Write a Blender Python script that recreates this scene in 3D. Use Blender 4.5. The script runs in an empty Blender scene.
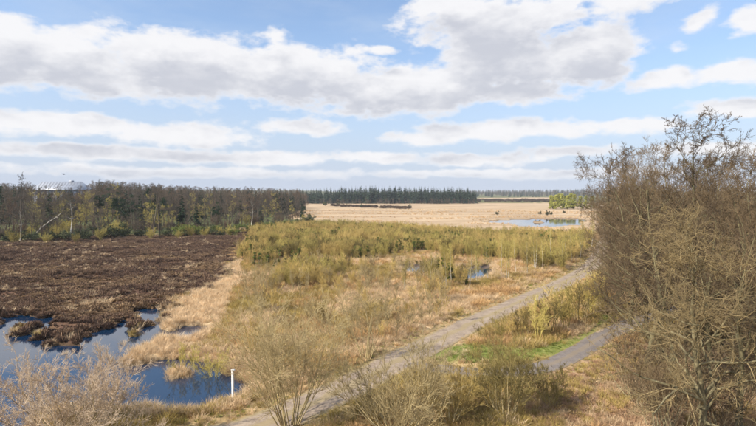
import bpy, math, random
import numpy as np
from mathutils import Matrix, Vector

R = math.radians
SC = bpy.context.scene
COL = SC.collection
rng = np.random.default_rng(7)
random.seed(7)

# ------------------------------------------------------------------ camera
CAM_H = 14.0
F_PX = 504.0                       # focal length in photo pixels (756 wide)
PITCH = math.atan(20.0 / F_PX)     # horizon 20 px above the middle
cam_d = bpy.data.cameras.new('camera')
cam_d.sensor_width = 36.0
cam_d.lens = 36.0 * F_PX / 756.0
cam_d.clip_start = 0.1
cam_d.clip_end = 30000.0
cam = bpy.data.objects.new('camera', cam_d)
COL.objects.link(cam)
cam.location = (0, 0, CAM_H)
cam.rotation_euler = (R(90) - PITCH, 0, 0)
SC.camera = cam

# ------------------------------------------------------------------ exposure
SC.view_settings.view_transform = 'Standard'
SC.view_settings.look = 'None'
SC.view_settings.exposure = 0.75
SC.view_settings.gamma = 1.0
SC.view_settings.use_curve_mapping = False
SC.cycles.max_bounces = 5
SC.cycles.diffuse_bounces = 2
SC.cycles.transparent_max_bounces = 8

# ------------------------------------------------------------------ sun
SUN_EL, SUN_AZ = R(40), R(-118)    # azimuth from +Y towards +X: behind and to the left
sun_dir = Vector((math.sin(SUN_AZ) * math.cos(SUN_EL), math.cos(SUN_AZ) * math.cos(SUN_EL), math.sin(SUN_EL)))
sun_l = bpy.data.lights.new('sun', 'SUN')
sun_l.energy = 4.2
sun_l.angle = R(0.6)
sun_l.color = (1.0, 0.93, 0.82)
sun_o = bpy.data.objects.new('sun', sun_l)
COL.objects.link(sun_o)
sun_o.rotation_euler = (-sun_dir).to_track_quat('-Z', 'Y').to_euler()
sun_o.location = (0, 0, 60)

# ------------------------------------------------------------------ node helpers
class NT:
    def __init__(s, tree):
        s.t = tree; s.n = tree.nodes; s.l = tree.links
    def new(s, typ, **kw):
        n = s.n.new(typ)
        for k, v in kw.items(): setattr(n, k, v)
        return n
    def put(s, sock, v):
        if isinstance(v, bpy.types.NodeSocket): s.l.new(v, sock)
        elif v is not None: sock.default_value = v
    def math(s, op, a, b=None, c=None, clamp=False):
        n = s.new('ShaderNodeMath', operation=op, use_clamp=clamp)
        for i, v in enumerate((a, b, c)):
            if v is not None: s.put(n.inputs[i], v)
        return n.outputs[0]
    def ramp(s, v, a, b, lo=0.0, hi=1.0, smooth=True):
        n = s.new('ShaderNodeMapRange', interpolation_type='SMOOTHSTEP' if smooth else 'LINEAR')
        s.put(n.inputs[0], v)
        for i, q in zip((1, 2, 3, 4), (a, b, lo, hi)): s.put(n.inputs[i], q)
        return n.outputs[0]
    def mix(s, f, a, b):
        n = s.new('ShaderNodeMix', data_type='RGBA')
        s.put(n.inputs[0], f)
        s.put(n.inputs[6], a if isinstance(a, bpy.types.NodeSocket) else (*a, 1))
        s.put(n.inputs[7], b if isinstance(b, bpy.types.NodeSocket) else (*b, 1))
        return n.outputs[2]
    def noise(s, vec, scale, detail=4, rough=0.55, out='Fac', dist=0.0):
        n = s.new('ShaderNodeTexNoise')
        if vec is not None: s.l.new(vec, n.inputs['Vector'])
        n.inputs['Scale'].default_value = scale
        n.inputs['Detail'].default_value = detail
        n.inputs['Roughness'].default_value = rough
        n.inputs['Distortion'].default_value = dist
        return n.outputs[out]
    def comb(s, x, y, z=0.0):
        n = s.new('ShaderNodeCombineXYZ')
        for i, v in enumerate((x, y, z)): s.put(n.inputs[i], v)
        return n.outputs[0]

# ------------------------------------------------------------------ sky with clouds (by direction)
# cloud banks: photo pixel centre and half sizes, turned into compass bearing and elevation
BANKS = [(-40, 55, 110, 34), (70, 62, 120, 36), (190, 68, 120, 40), (290, 78, 110, 36), (375, 92, 95, 29),
         (425, 100, 60, 20), (280, 38, 16, 10), (20, 38, 40, 22),
         (480, 26, 85, 34), (440, 8, 45, 16), (545, 12, 50, 20), (575, 58, 72, 38), (500, 62, 90, 36), (455, 84, 60, 26), (520, 92, 70, 15),
         (620, 4, 42, 17), (655, -8, 40, 14), (748, 22, 28, 18), (690, 24, 16, 8), (701, 16, 13, 10), (672, 52, 16, 6), (722, 74, 60, 14), (662, 80, 44, 12),
         (790, 70, 60, 18),
         (60, 124, 120, 16), (-30, 112, 60, 14), (180, 136, 100, 15), (300, 128, 60, 9), (90, 152, 130, 10), (240, 157, 150, 9),
         (500, 131, 110, 13), (430, 138, 60, 9), (620, 126, 70, 10), (720, 110, 70, 11), (470, 160, 90, 9), (380, 158, 80, 8), (565, 152, 60, 7),
         (200, 172, 220, 7), (500, 174, 200, 6), (700, 150, 80, 10), (380, 52, 20, 5), (415, 32, 8, 8)]

def build_sky():
    w = bpy.data.worlds.new('World'); SC.world = w; w.use_nodes = True
    T = NT(w.node_tree); T.n.clear()
    # ---- density group
    g = bpy.data.node_groups.new('cloud_field', 'ShaderNodeTree')
    g.interface.new_socket('az', in_out='INPUT', socket_type='NodeSocketFloat')
    g.interface.new_socket('el', in_out='INPUT', socket_type='NodeSocketFloat')
    g.interface.new_socket('field', in_out='OUTPUT', socket_type='NodeSocketFloat')
    G = NT(g)
    gi = G.new('NodeGroupInput'); go = G.new('NodeGroupOutput')
    az, el = gi.outputs[0], gi.outputs[1]
    puff = G.comb(az, G.math('MULTIPLY', el, 1.9), 0.0)
    n1 = G.noise(puff, 13.0, 3, 0.5)
    n2 = G.noise(puff, 5.0, 3, 0.5)
    wob = G.math('MULTIPLY', G.math('SUBTRACT', n2, 0.5), 0.05)
    az2 = G.math('ADD', az, wob)
    el2 = G.math('ADD', el, G.math('MULTIPLY', wob, 0.5))
    ae = G.comb(az2, el2)
    best = None
    for (cx, cy, rx, ry) in BANKS:
        a0 = math.atan((cx - 378) / F_PX); c = math.cos(a0)
        e0 = math.atan((193 - cy) / F_PX * c)
        sx = rx / F_PX * c * c; sy = ry / F_PX * c
        ma = G.new('ShaderNodeVectorMath', operation='MULTIPLY_ADD')
        G.l.new(ae, ma.inputs[0]); ma.inputs[1].default_value = (1 / sx, 1 / sy, 0); ma.inputs[2].default_value = (-a0 / sx, -e0 / sy, 0)
        ln = G.new('ShaderNodeVectorMath', operation='LENGTH'); G.l.new(ma.outputs[0], ln.inputs[0])
        amp = 0.42 if rx < 20 else min(1.0, 0.6 + ry / 80.0)
        b = G.math('MULTIPLY_ADD', ln.outputs['Value'], -amp, amp)
        best = b if best is None else G.math('SMOOTH_MAX', best, b, 0.12)
    # the same kind of broken cumulus everywhere else
    wide = G.noise(G.comb(G.math('MULTIPLY', az, 1.0), G.math('MULTIPLY', el, 2.6), 3.7), 3.1, 5, 0.5)
    gen = G.math('MULTIPLY', G.math('SUBTRACT', wide, 0.52), 4.0)
    seen = G.math('MULTIPLY', G.ramp(G.math('ABSOLUTE', az), 0.72, 0.9, 1.0, 0.0), G.ramp(el, 0.41, 0.52, 1.0, 0.0))
    gen = G.math('SUBTRACT', gen, G.math('MULTIPLY', seen, 4.0))
    best = G.math('MAXIMUM', best, gen)
    best = G.math('MAXIMUM', best, -1.0)
    n3 = G.noise(puff, 38.0, 4, 0.62)
    fld = G.math('ADD', best, G.math('MULTIPLY', G.math('SUBTRACT', n1, 0.5), 1.2))
    fld = G.math('ADD', fld, G.math('MULTIPLY', G.math('SUBTRACT', n3, 0.5), 0.6))
    G.l.new(fld, go.inputs[0])
    # ---- world
    tc = T.new('ShaderNodeTexCoord')
    sep = T.new('ShaderNodeSeparateXYZ'); T.l.new(tc.outputs['Generated'], sep.inputs[0])
    x, y, z = sep.outputs
    az = T.math('ARCTAN2', x, y)
    el = T.math('ARCSINE', z)
    def field(da, de):
        n = T.new('ShaderNodeGroup'); n.node_tree = g
        T.put(n.inputs[0], T.math('ADD', az, da)); T.put(n.inputs[1], T.math('ADD', el, de))
        return n.outputs[0]
    f0 = field(0.0, 0.0); f1 = field(-0.016, 0.040)
    dens = T.ramp(f0, -0.03, 0.36)
    lowfade = T.ramp(el, 0.0, 0.06, 0.5, 0.97)
    dens = T.math('MULTIPLY', dens, lowfade)
    thick = T.ramp(f1, -0.15, 0.85)
    fine = T.noise(T.comb(az, T.math('MULTIPLY', el, 2.2), 1.3), 24.0, 5, 0.6)
    thick = T.math('ADD', thick, T.math('MULTIPLY', T.math('SUBTRACT', fine, 0.5), 0.55), clamp=True)
    thick = T.math('MULTIPLY', thick, T.ramp(f0, 0.05, 0.5), clamp=True)
    cloud = T.mix(thick, (4.55, 4.52, 4.6), (2.95, 3.03, 3.36))
    sky = T.new('ShaderNodeTexSky', sky_type='NISHITA')
    sky.sun_disc = False
    sky.sun_elevation = SUN_EL
    sky.sun_rotation = SUN_AZ
    sky.altitude = 20; sky.air_density = 1.0; sky.dust_density = 1.2; sky.ozone_density = 3.0
    # thin high veil
    veil = T.noise(T.comb(az, T.math('MULTIPLY', el, 3.5), 9.0), 3.0, 5, 0.6)
    veil = T.math('MULTIPLY', T.ramp(veil, 0.42, 0.75), 0.25)
    pale = T.mix(veil, sky.outputs[0], (3.6, 3.9, 4.3))
    low = T.ramp(el, -0.02, 0.34, 0.88, 0.10)
    pale = T.mix(low, pale, (2.75, 3.12, 3.95))
    col = T.mix(dens, pale, cloud)
    bg = T.new('ShaderNodeBackground'); T.l.new(col, bg.inputs[0]); bg.inputs[1].default_value = 0.125
    out = T.new('ShaderNodeOutputWorld'); T.l.new(bg.outputs[0], out.inputs[0])
    w.cycles.sampling_method = 'MANUAL'; w.cycles.sample_map_resolution = 512
build_sky()

# ------------------------------------------------------------------ pixel to ground, noise, polygons
CP, SP = math.cos(PITCH), math.sin(PITCH)
def G2(px, py, z=0.0):
    """the ground point a photo pixel looks at"""
    u = (px - 378) / F_PX; v = (213 - py) / F_PX
    d = np.array([u, CP + v * SP, -SP + v * CP])
    t = (z - CAM_H) / d[2]
    return np.array([d[0] * t, d[1] * t])
def at_dist(px, dist):
    """point on the bearing of pixel column px at a forward distance"""
    return np.array([(px - 378) / F_PX * dist, dist])
def height_for(py, dist):
    return CAM_H + (193 - py) / F_PX * dist
def poly(pts): return np.array([G2(*p) for p in pts])

def _hash(ix, iy, s):
    h = (ix.astype(np.int64) * 374761393 + iy.astype(np.int64) * 668265263 + s * 974634777) & 0xffffffff
    h = ((h ^ (h >> 13)) * 1274126177) & 0xffffffff
    return ((h ^ (h >> 16)) & 0xffff) / 65535.0
def vnoise(x, y, s=0):
    ix = np.floor(x); iy = np.floor(y); fx = x - ix; fy = y - iy
    fx = fx * fx * (3 - 2 * fx); fy = fy * fy * (3 - 2 * fy)
    a = _hash(ix, iy, s); b = _hash(ix + 1, iy, s); c = _hash(ix, iy + 1, s); d = _hash(ix + 1, iy + 1, s)
    return (a * (1 - fx) + b * fx) * (1 - fy) + (c * (1 - fx) + d * fx) * fy
def fbm(x, y, scale=1.0, oct=4, s=0):
    x = np.asarray(x, float) / scale; y = np.asarray(y, float) / scale
    o = np.zeros_like(x); a = 0.5; n = 0
    for i in range(oct):
        o += a * vnoise(x, y, s + i * 17); n += a; a *= 0.5; x = x * 2.03 + 11.3; y = y * 2.03 + 5.7
    return o / n
def sdist(P, x, y):
    """signed distance to a polygon, negative inside"""
    x = np.asarray(x, float); y = np.asarray(y, float)
    dmin = np.full(x.shape, 1e18); inside = np.zeros(x.shape, bool)
    n = len(P)
    for i in range(n):
        ax, ay = P[i]; bx, by = P[(i + 1) % n]
        ex, ey = bx - ax, by - ay
        t = np.clip(((x - ax) * ex + (y - ay) * ey) / (ex * ex + ey * ey + 1e-12), 0, 1)
        dmin = np.minimum(dmin, (x - ax - t * ex) ** 2 + (y - ay - t * ey) ** 2)
        if ay != by:
            c = ((ay > y) != (by > y)) & (x < (bx - ax) * (y - ay) / (by - ay) + ax)
            inside ^= c
    d = np.sqrt(dmin)
    return np.where(inside, -d, d)
def ldist(L, x, y):
    x = np.asarray(x, float); y = np.asarray(y, float); dmin = np.full(x.shape, 1e18)
    for i in range(len(L) - 1):
        ax, ay = L[i]; bx, by = L[i + 1]; ex, ey = bx - ax, by - ay
        t = np.clip(((x - ax) * ex + (y - ay) * ey) / (ex * ex + ey * ey + 1e-12), 0, 1)
        dmin = np.minimum(dmin, (x - ax - t * ex) ** 2 + (y - ay - t * ey) ** 2)
    return np.sqrt(dmin)
def sstep(a, b, x):
    t = np.clip((x - a) / (b - a), 0, 1); return t * t * (3 - 2 * t)
def spline(L, n=12):
    L = np.array(L); Q = np.vstack([2 * L[0] - L[1], L, 2 * L[-1] - L[-2]]); out = []
    for i in range(1, len(Q) - 2):
        for t in np.linspace(0, 1, n, endpoint=False):
            p0, p1, p2, p3 = Q[i - 1:i + 3]
            out.append(0.5 * (2 * p1 + (p2 - p0) * t + (2 * p0 - 5 * p1 + 4 * p2 - p3) * t * t + (3 * p1 - p0 - 3 * p2 + p3) * t ** 3))
    out.append(Q[-2]); return np.array(out)

HEATH = poly([(-400, 250), (0, 243), (100, 237), (170, 236), (250, 233), (243, 245), (232, 262), (215, 280), (190, 299), (165, 309),
              (150, 318), (128, 340), (95, 350), (55, 347), (15, 332), (-400, 325)])
STRAW = poly([(240, 262), (226, 268), (205, 290), (172, 308), (152, 330), (116, 358), (152, 364), (205, 342), (222, 318), (228, 295), (238, 285)])
POOL_MAIN = poly([(-400, 312), (0, 316), (30, 328), (60, 338), (100, 338), (125, 326), (155, 310), (170, 311), (150, 330), (136, 345), (118, 357),
                  (124, 366), (150, 360), (185, 356), (215, 362), (240, 374), (252, 385), (238, 399), (207, 408), (170, 410), (140, 404),
                  (126, 412), (40, 410), (20, 440), (-300, 520)])
POOL_BITS = [poly([(172, 326), (204, 323), (206, 332), (186, 341), (170, 340)]),
             poly([(398, 266), (412, 263), (432, 266), (428, 273), (406, 275)]),
             poly([(458, 268), (488, 264), (494, 272), (474, 281), (456, 277)])]
POOL_FAR = poly([(484, 221.5), (505, 219.6), (540, 218.4), (575, 218.6), (586, 220.5), (578, 224.5), (552, 226.8), (522, 226.2), (505, 223.6)])
ISLET = poly([(163, 370), (178, 367), (192, 369), (190, 376), (172, 377)])
FAR_ISLET = poly([(530, 221.4), (543, 221.0), (545, 222.6), (532, 223.0)])
FIELD = poly([(290, 219), (400, 226), (480, 231), (560, 233), (606, 228), (660, 203), (304, 203)])
FIELD2 = poly([(480, 199.6), (556, 199.6), (560, 197.9), (480, 198.2)])
PALE = [poly([(318, 304), (360, 292), (405, 288), (424, 297), (380, 310), (335, 316)]), poly([(408, 318), (440, 308), (462, 312), (430, 330), (405, 332)]), poly([(240, 322), (275, 312), (290, 322), (262, 336), (238, 338)])]
THICKET = poly([(252, 236), (300, 226), (400, 231), (480, 237), (590, 238), (600, 262), (520, 283), (470, 290), (400, 284), (330, 296), (245, 305), (222, 300), (240, 255)])
GREEN = poly([(608, 318), (578, 339), (530, 351), (450, 347), (428, 358), (440, 366), (520, 364), (560, 357), (590, 343)])
LITTER = poly([(520, 372), (600, 352), (680, 340), (760, 345), (760, 470), (520, 470)])
WOOD = [at_dist(585, 200), at_dist(597, 120), at_dist(604, 60), at_dist(612, 50), at_dist(660, 36), at_dist(700, 22), at_dist(1400, 22), at_dist(1400, 60), at_dist(1000, 240)]
WOOD = np.array(WOOD)
TRACK = spline([G2(175, 450), G2(250, 432), G2(305, 409), G2(350, 388), G2(400, 361), G2(432, 345), G2(480, 321), G2(530, 298.5), G2(568, 281), G2(590, 267), G2(600, 253), G2(606, 236), G2(607, 222)])
LANE = spline([G2(408, 366), G2(440, 371), G2(490, 374.5), G2(545, 368), G2(580, 352), G2(608, 335), G2(650, 318), G2(720, 302), G2(830, 290)])
TRACK_W, LANE_W = 1.75, 1.1

def pool_sd(x, y):
    d = sdist(POOL_MAIN, x, y)
    isl = sdist(ISLET, x, y)
    d = np.maximum(d, -isl)
    heathside = sstep(4.0, -3.0, sdist(HEATH, x, y) - 3)
    d = d + (fbm(x, y, 2.4, 4, 3) - 0.5) * (1.8 + 6.5 * heathside) + (fbm(x, y, 0.9, 2, 4) - 0.5) * 2.6 * heathside - 1.6 * heathside
    d = np.maximum(d, (fbm(x, y, 1.5, 2, 6) - 0.66) * 9 * heathside - (1 - heathside) * 9)
    for i, P in enumerate(POOL_BITS):
        d = np.minimum(d, sdist(P, x, y) + (fbm(x, y, 2.0, 3, 40 + i) - 0.5) * 3.4)
    f = np.maximum(sdist(POOL_FAR, x, y), -sdist(FAR_ISLET, x, y)) + (fbm(x, y, 9, 3, 60) - 0.5) * 7
    return np.minimum(d, f)
def ground_z(x, y):
    x = np.asarray(x, float); y = np.asarray(y, float)
    r = np.hypot(x, y)
    pd = pool_sd(x, y)
    z = 0.16 * fbm(x, y, 1.6, 3, 5) + 0.35 * fbm(x, y, 14, 3, 9)
    trk = np.minimum(ldist(TRACK, x, y) - TRACK_W, ldist(LANE, x, y) - LANE_W)
    z = np.where(r < 260, z * sstep(0.0, 1.2, trk) + 0.12 * (1 - sstep(0.0, 1.2, trk)), z)
    z = np.maximum(z, 0.02)
    bank = sstep(-0.9, 0.9, pd)
    z = z * bank - 0.65 * (1 - bank)
    # the ground rises towards the left-hand wood and into low hills far off
    z = z + 9.0 * sstep(60, 260, -x - 0.05 * y) * sstep(170, 330, y)
    z = z + sstep(1200, 3200, r) * (9 + 16 * fbm(x, y, 900, 3, 77))
    return z

# ------------------------------------------------------------------ mesh helpers
def mk_mesh(name, v, faces, mats, mat_idx=None, smooth=False):
    """faces: list of int arrays (n,3) or (n,4)"""
    me = bpy.data.meshes.new(name)
    v = np.ascontiguousarray(v, np.float32)
    me.vertices.add(len(v)); me.vertices.foreach_set('co', v.ravel())
    loops = np.concatenate([f.ravel() for f in faces]).astype(np.int32)
    tot = np.concatenate([np.full(len(f), f.shape[1], np.int32) for f in faces])
    start = np.concatenate([[0], np.cumsum(tot)[:-1]]).astype(np.int32)
    me.loops.add(len(loops)); me.loops.foreach_set('vertex_index', loops)
    me.polygons.add(len(tot)); me.polygons.foreach_set('loop_start', start)
    try: me.polygons.foreach_set('loop_total', tot)
    except Exception: pass
    for m in (mats if isinstance(mats, (list, tuple)) else [mats]): me.materials.append(m)
    if mat_idx is not None: me.polygons.foreach_set('material_index', np.ascontiguousarray(mat_idx, np.int32))
    if smooth: me.polygons.foreach_set('use_smooth', np.ones(len(tot), bool))
    me.update(calc_edges=True)
    return me
def norm(a): return a / (np.linalg.norm(a, axis=-1, keepdims=True) + 1e-12)
def tubes(P, Rd, sides):
    """P (N,k,3) polylines, Rd (N,k) radii -> verts, quads"""
    N, k, _ = P.shape
    T = np.empty_like(P); T[:, 1:-1] = P[:, 2:] - P[:, :-2]; T[:, 0] = P[:, 1] - P[:, 0]; T[:, -1] = P[:, -1] - P[:, -2]
    T = norm(T)
    ref = np.where(np.abs(T[:, :1, 2:3]) > 0.9, np.array([1.0, 0, 0]), np.array([0, 0, 1.0])) * np.ones((1, k, 1))
    A = norm(np.cross(T, ref)); B = np.cross(T, A)
    th = np.arange(sides) / sides * 2 * math.pi
    V = P[:, :, None] + Rd[:, :, None, None] * (np.cos(th)[:, None] * A[:, :, None] + np.sin(th)[:, None] * B[:, :, None])
    idx = np.arange(N * k * sides).reshape(N, k, sides)
    q = np.stack([idx[:, :-1], np.roll(idx, -1, 2)[:, :-1], np.roll(idx, -1, 2)[:, 1:], idx[:, 1:]], -1).reshape(-1, 4)
    return V.reshape(-1, 3), q
def ribbons(P, W, side):
    """flat blades: P (N,k,3), W (N,k), side (N,3)"""
    N, k, _ = P.shape
    V = np.stack([P - side[:, None] * W[..., None], P + side[:, None] * W[..., None]], 2)
    idx = np.arange(N * k * 2).reshape(N, k, 2)
    q = np.stack([idx[:, :-1, 0], idx[:, :-1, 1], idx[:, 1:, 1], idx[:, 1:, 0]], -1).reshape(-1, 4)
    return V.reshape(-1, 3), q
def join(parts):
    vs, qs, o = [], [], 0
    for v, q in parts:
        vs.append(v); qs.append(q + o); o += len(v)
    return np.vstack(vs), [np.vstack(qs)]

def link(name, data, parent=None, loc=(0, 0, 0), rz=0.0, sc=1.0):
    o = bpy.data.objects.new(name, data); COL.objects.link(o)
    o.location = loc; o.rotation_euler = (0, 0, rz)
    o.scale = (sc, sc, sc) if not isinstance(sc, (tuple, list)) else sc
    if parent is not None: o.parent = parent
    return o
def tag(o, label=None, cat=None, group=None, kind=None):
    if label: o['label'] = label
    if cat: o['category'] = cat
    if group: o['group'] = group
    if kind: o['kind'] = kind
    return o

# ------------------------------------------------------------------ materials
def plant_mat(name, c1, c2, rough=0.85, scale=1.2, rnd=0.35, transl=0.0, c3=None):
    m = bpy.data.materials.new(name); m.use_nodes = True
    T = NT(m.node_tree); T.n.clear()
    geo = T.new('ShaderNodeNewGeometry')
    oi = T.new('ShaderNodeObjectInfo')
    n = T.noise(geo.outputs['Position'], scale, 3, 0.6)
    f = T.ramp(n, 0.32, 0.68)
    f = T.math('ADD', T.math('MULTIPLY', f, 1 - rnd), T.math('MULTIPLY', oi.outputs['Random'], rnd))
    col = T.mix(f, c1, c2)
    if c3 is not None:
        big = T.ramp(T.noise(geo.outputs['Position'], 0.11, 2, 0.5), 0.45, 0.65)
        col = T.mix(T.math('MULTIPLY', big, 0.7), col, c3)
    hv = T.new('ShaderNodeHueSaturation'); T.l.new(col, hv.inputs['Color'])
    T.put(hv.inputs['Value'], T.ramp(oi.outputs['Random'], 0, 1, 0.78, 1.22, False))
    p = T.new('ShaderNodeBsdfPrincipled')
    T.l.new(hv.outputs[0], p.inputs['Base Color']); p.inputs['Roughness'].default_value = rough
    p.inputs['Specular IOR Level'].default_value = 0.2
    sh = p.outputs[0]
    if transl > 0:
        tr = T.new('ShaderNodeBsdfTranslucent'); T.l.new(hv.outputs[0], tr.inputs[0])
        mx = T.new('ShaderNodeMixShader'); mx.inputs[0].default_value = transl
        T.l.new(sh, mx.inputs[1]); T.l.new(tr.outputs[0], mx.inputs[2]); sh = mx.outputs[0]
    o = T.new('ShaderNodeOutputMaterial'); T.l.new(sh, o.inputs[0])
    return m
M = dict(
    oak_bark=plant_mat('oak_bark', (0.15, 0.125, 0.075), (0.30, 0.26, 0.15), scale=2.0),
    oak_twig=plant_mat('oak_twig', (0.092, 0.063, 0.038), (0.19, 0.135, 0.073), scale=0.7),  # brown twigs, colour lowered for the dim depth of the wood
    dark_bark=plant_mat('dark_bark', (0.07, 0.055, 0.042), (0.13, 0.105, 0.075)),
    dark_twig=plant_mat('dark_twig', (0.09, 0.072, 0.056), (0.16, 0.125, 0.088), scale=0.4),  # left wood's twigs, darkened in colour for the cloud shadow over it
    rust_twig=plant_mat('rust_twig', (0.13, 0.088, 0.062), (0.20, 0.135, 0.085), scale=0.4),
    olive_twig=plant_mat('olive_twig', (0.34, 0.27, 0.08), (0.50, 0.41, 0.125), scale=0.5),
    gold_twig=plant_mat('gold_twig', (0.42, 0.30, 0.10), (0.58, 0.43, 0.155), scale=0.5),
    dark_olive_twig=plant_mat('dark_olive_twig', (0.15, 0.115, 0.045), (0.25, 0.20, 0.07), scale=0.5),  # darker olive-brown twigs
    lichen_bark=plant_mat('lichen_bark', (0.09, 0.075, 0.042), (0.30, 0.255, 0.14), scale=3.5, rnd=0.1),
    lit_lichen_twig=plant_mat('lit_lichen_twig', (0.13, 0.095, 0.05), (0.27, 0.205, 0.10), scale=0.8),  # lichen tone, brightened so the front oak's branches look sunlit
    tan_twig=plant_mat('tan_twig', (0.30, 0.23, 0.115), (0.44, 0.35, 0.18), scale=0.8),
    pink_twig=plant_mat('pink_twig', (0.37, 0.275, 0.19), (0.55, 0.43, 0.30), scale=0.9),
    birch_bark=plant_mat('birch_bark', (0.34, 0.30, 0.23), (0.58, 0.54, 0.46), scale=3.0),
    needles=plant_mat('needles', (0.018, 0.034, 0.018), (0.04, 0.066, 0.026), scale=0.8, transl=0.1),
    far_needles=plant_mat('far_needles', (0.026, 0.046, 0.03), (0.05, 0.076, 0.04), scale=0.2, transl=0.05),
    dull_leaf=plant_mat('dull_leaf', (0.04, 0.05, 0.022), (0.075, 0.085, 0.035), scale=0.5),
    young_pine=plant_mat('young_pine', (0.10, 0.13, 0.03), (0.19, 0.21, 0.05), scale=0.8, transl=0.15),
    bright_leaf=plant_mat('bright_leaf', (0.30, 0.31, 0.06), (0.44, 0.42, 0.11), scale=0.5, transl=0.2),
    straw=plant_mat('straw', (0.60, 0.44, 0.26), (0.80, 0.62, 0.40), scale=0.6, transl=0.4, rnd=0.5),
    tan_grass=plant_mat('tan_grass', (0.45, 0.275, 0.125), (0.62, 0.41, 0.195), scale=0.5, transl=0.25),
    olive_grass=plant_mat('olive_grass', (0.33, 0.245, 0.075), (0.49, 0.37, 0.125), scale=0.4, transl=0.25),
    green_grass=plant_mat('green_grass', (0.18, 0.24, 0.045), (0.31, 0.34, 0.08), scale=0.8, transl=0.3),
    rust_grass=plant_mat('rust_grass', (0.36, 0.215, 0.125), (0.52, 0.34, 0.20), scale=0.5, transl=0.2),
    heather=plant_mat('heather', (0.12, 0.072, 0.051), (0.225, 0.143, 0.093), scale=0.35, c3=(0.27, 0.178, 0.108)),  # brown heather, with the cloud shadow over the heath in its dark tone
    brown_leaf=plant_mat('brown_leaf', (0.07, 0.045, 0.03), (0.12, 0.08, 0.05), scale=0.3),
    mossy_bark=plant_mat('mossy_bark', (0.10, 0.09, 0.048), (0.21, 0.18, 0.095), scale=1.0),
    heather_tan=plant_mat('heather_tan', (0.21, 0.135, 0.078), (0.32, 0.215, 0.12), scale=0.4),
)

def ground_material():
    m = bpy.data.materials.new('heath_ground'); m.use_nodes = True
    T = NT(m.node_tree); T.n.clear()
    geo = T.new('ShaderNodeNewGeometry'); pos = geo.outputs['Position']
    def att(n):
        a = T.new('ShaderNodeAttribute'); a.attribute_name = n; return a.outputs['Fac']
    n1 = T.noise(pos, 0.35, 6, 0.62); n2 = T.noise(pos, 2.2, 5, 0.65); n3 = T.noise(pos, 0.045, 4, 0.55)
    st = T.new('ShaderNodeMapping'); T.l.new(pos, st.inputs[0]); st.inputs['Scale'].default_value = (0.35, 1.0, 1.0)
    band = T.noise(st.outputs[0], 0.05, 5, 0.6)
    f1 = T.ramp(n1, 0.35, 0.65); f2 = T.ramp(n2, 0.35, 0.65)
    base = T.mix(f1, (0.30, 0.21, 0.10), (0.46, 0.33, 0.17))
    base = T.mix(T.math('MULTIPLY', T.ramp(n3, 0.48, 0.62), 0.6), base, (0.20, 0.17, 0.06))
    heath = T.mix(f1, (0.08, 0.045, 0.032), (0.15, 0.086, 0.052))  # brown heath floor, its dark tone includes the cloud shadow
    heath = T.mix(T.math('MULTIPLY', T.ramp(band, 0.5, 0.68), 0.6), heath, (0.21, 0.13, 0.07))
    straw = T.mix(f2, (0.52, 0.38, 0.22), (0.70, 0.54, 0.34))
    field = T.mix(T.ramp(band, 0.38, 0.62), (0.37, 0.265, 0.165), (0.50, 0.375, 0.24))
    field = T.mix(T.math('MULTIPLY', T.ramp(T.noise(pos, 0.09, 5, 0.7), 0.5, 0.7), 0.55), field, (0.33, 0.225, 0.13))
    field = T.mix(T.math('MULTIPLY', T.ramp(T.noise(st.outputs[0], 0.021, 4, 0.6), 0.53, 0.66), 0.5), field, (0.27, 0.195, 0.12))
    green = T.mix(f2, (0.15, 0.18, 0.045), (0.26, 0.26, 0.08))
    litter = T.mix(f1, T.mix(f2, (0.25, 0.15, 0.09), (0.42, 0.28, 0.18)), T.mix(f2, (0.16, 0.115, 0.06), (0.36, 0.26, 0.14)))
    wood = T.mix(f2, (0.09, 0.06, 0.035), (0.18, 0.125, 0.075))  # wood floor, colour darkened for the shaded gaps between trees
    moss = T.mix(f1, (0.07, 0.09, 0.035), (0.13, 0.13, 0.05))
    c = base
    for a, k in (('moss', moss), ('wood', wood), ('field', field), ('straw', straw), ('litter', litter), ('green', green), ('heath', heath)):
        c = T.mix(att(a), c, k)
    c = T.mix(att('mud'), c, (0.085, 0.06, 0.036))
    p = T.new('ShaderNodeBsdfPrincipled'); T.l.new(c, p.inputs['Base Color']); p.inputs['Roughness'].default_value = 0.95
    p.inputs['Specular IOR Level'].default_value = 0.1
    b = T.new('ShaderNodeBump'); b.inputs['Strength'].default_value = 0.7; b.inputs['Distance'].default_value = 0.25
    T.l.new(T.math('ADD', n2, n1), b.inputs['Height']); T.l.new(b.outputs[0], p.inputs['Normal'])
    o = T.new('ShaderNodeOutputMaterial'); T.l.new(p.outputs[0], o.inputs[0])
    return m
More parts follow.
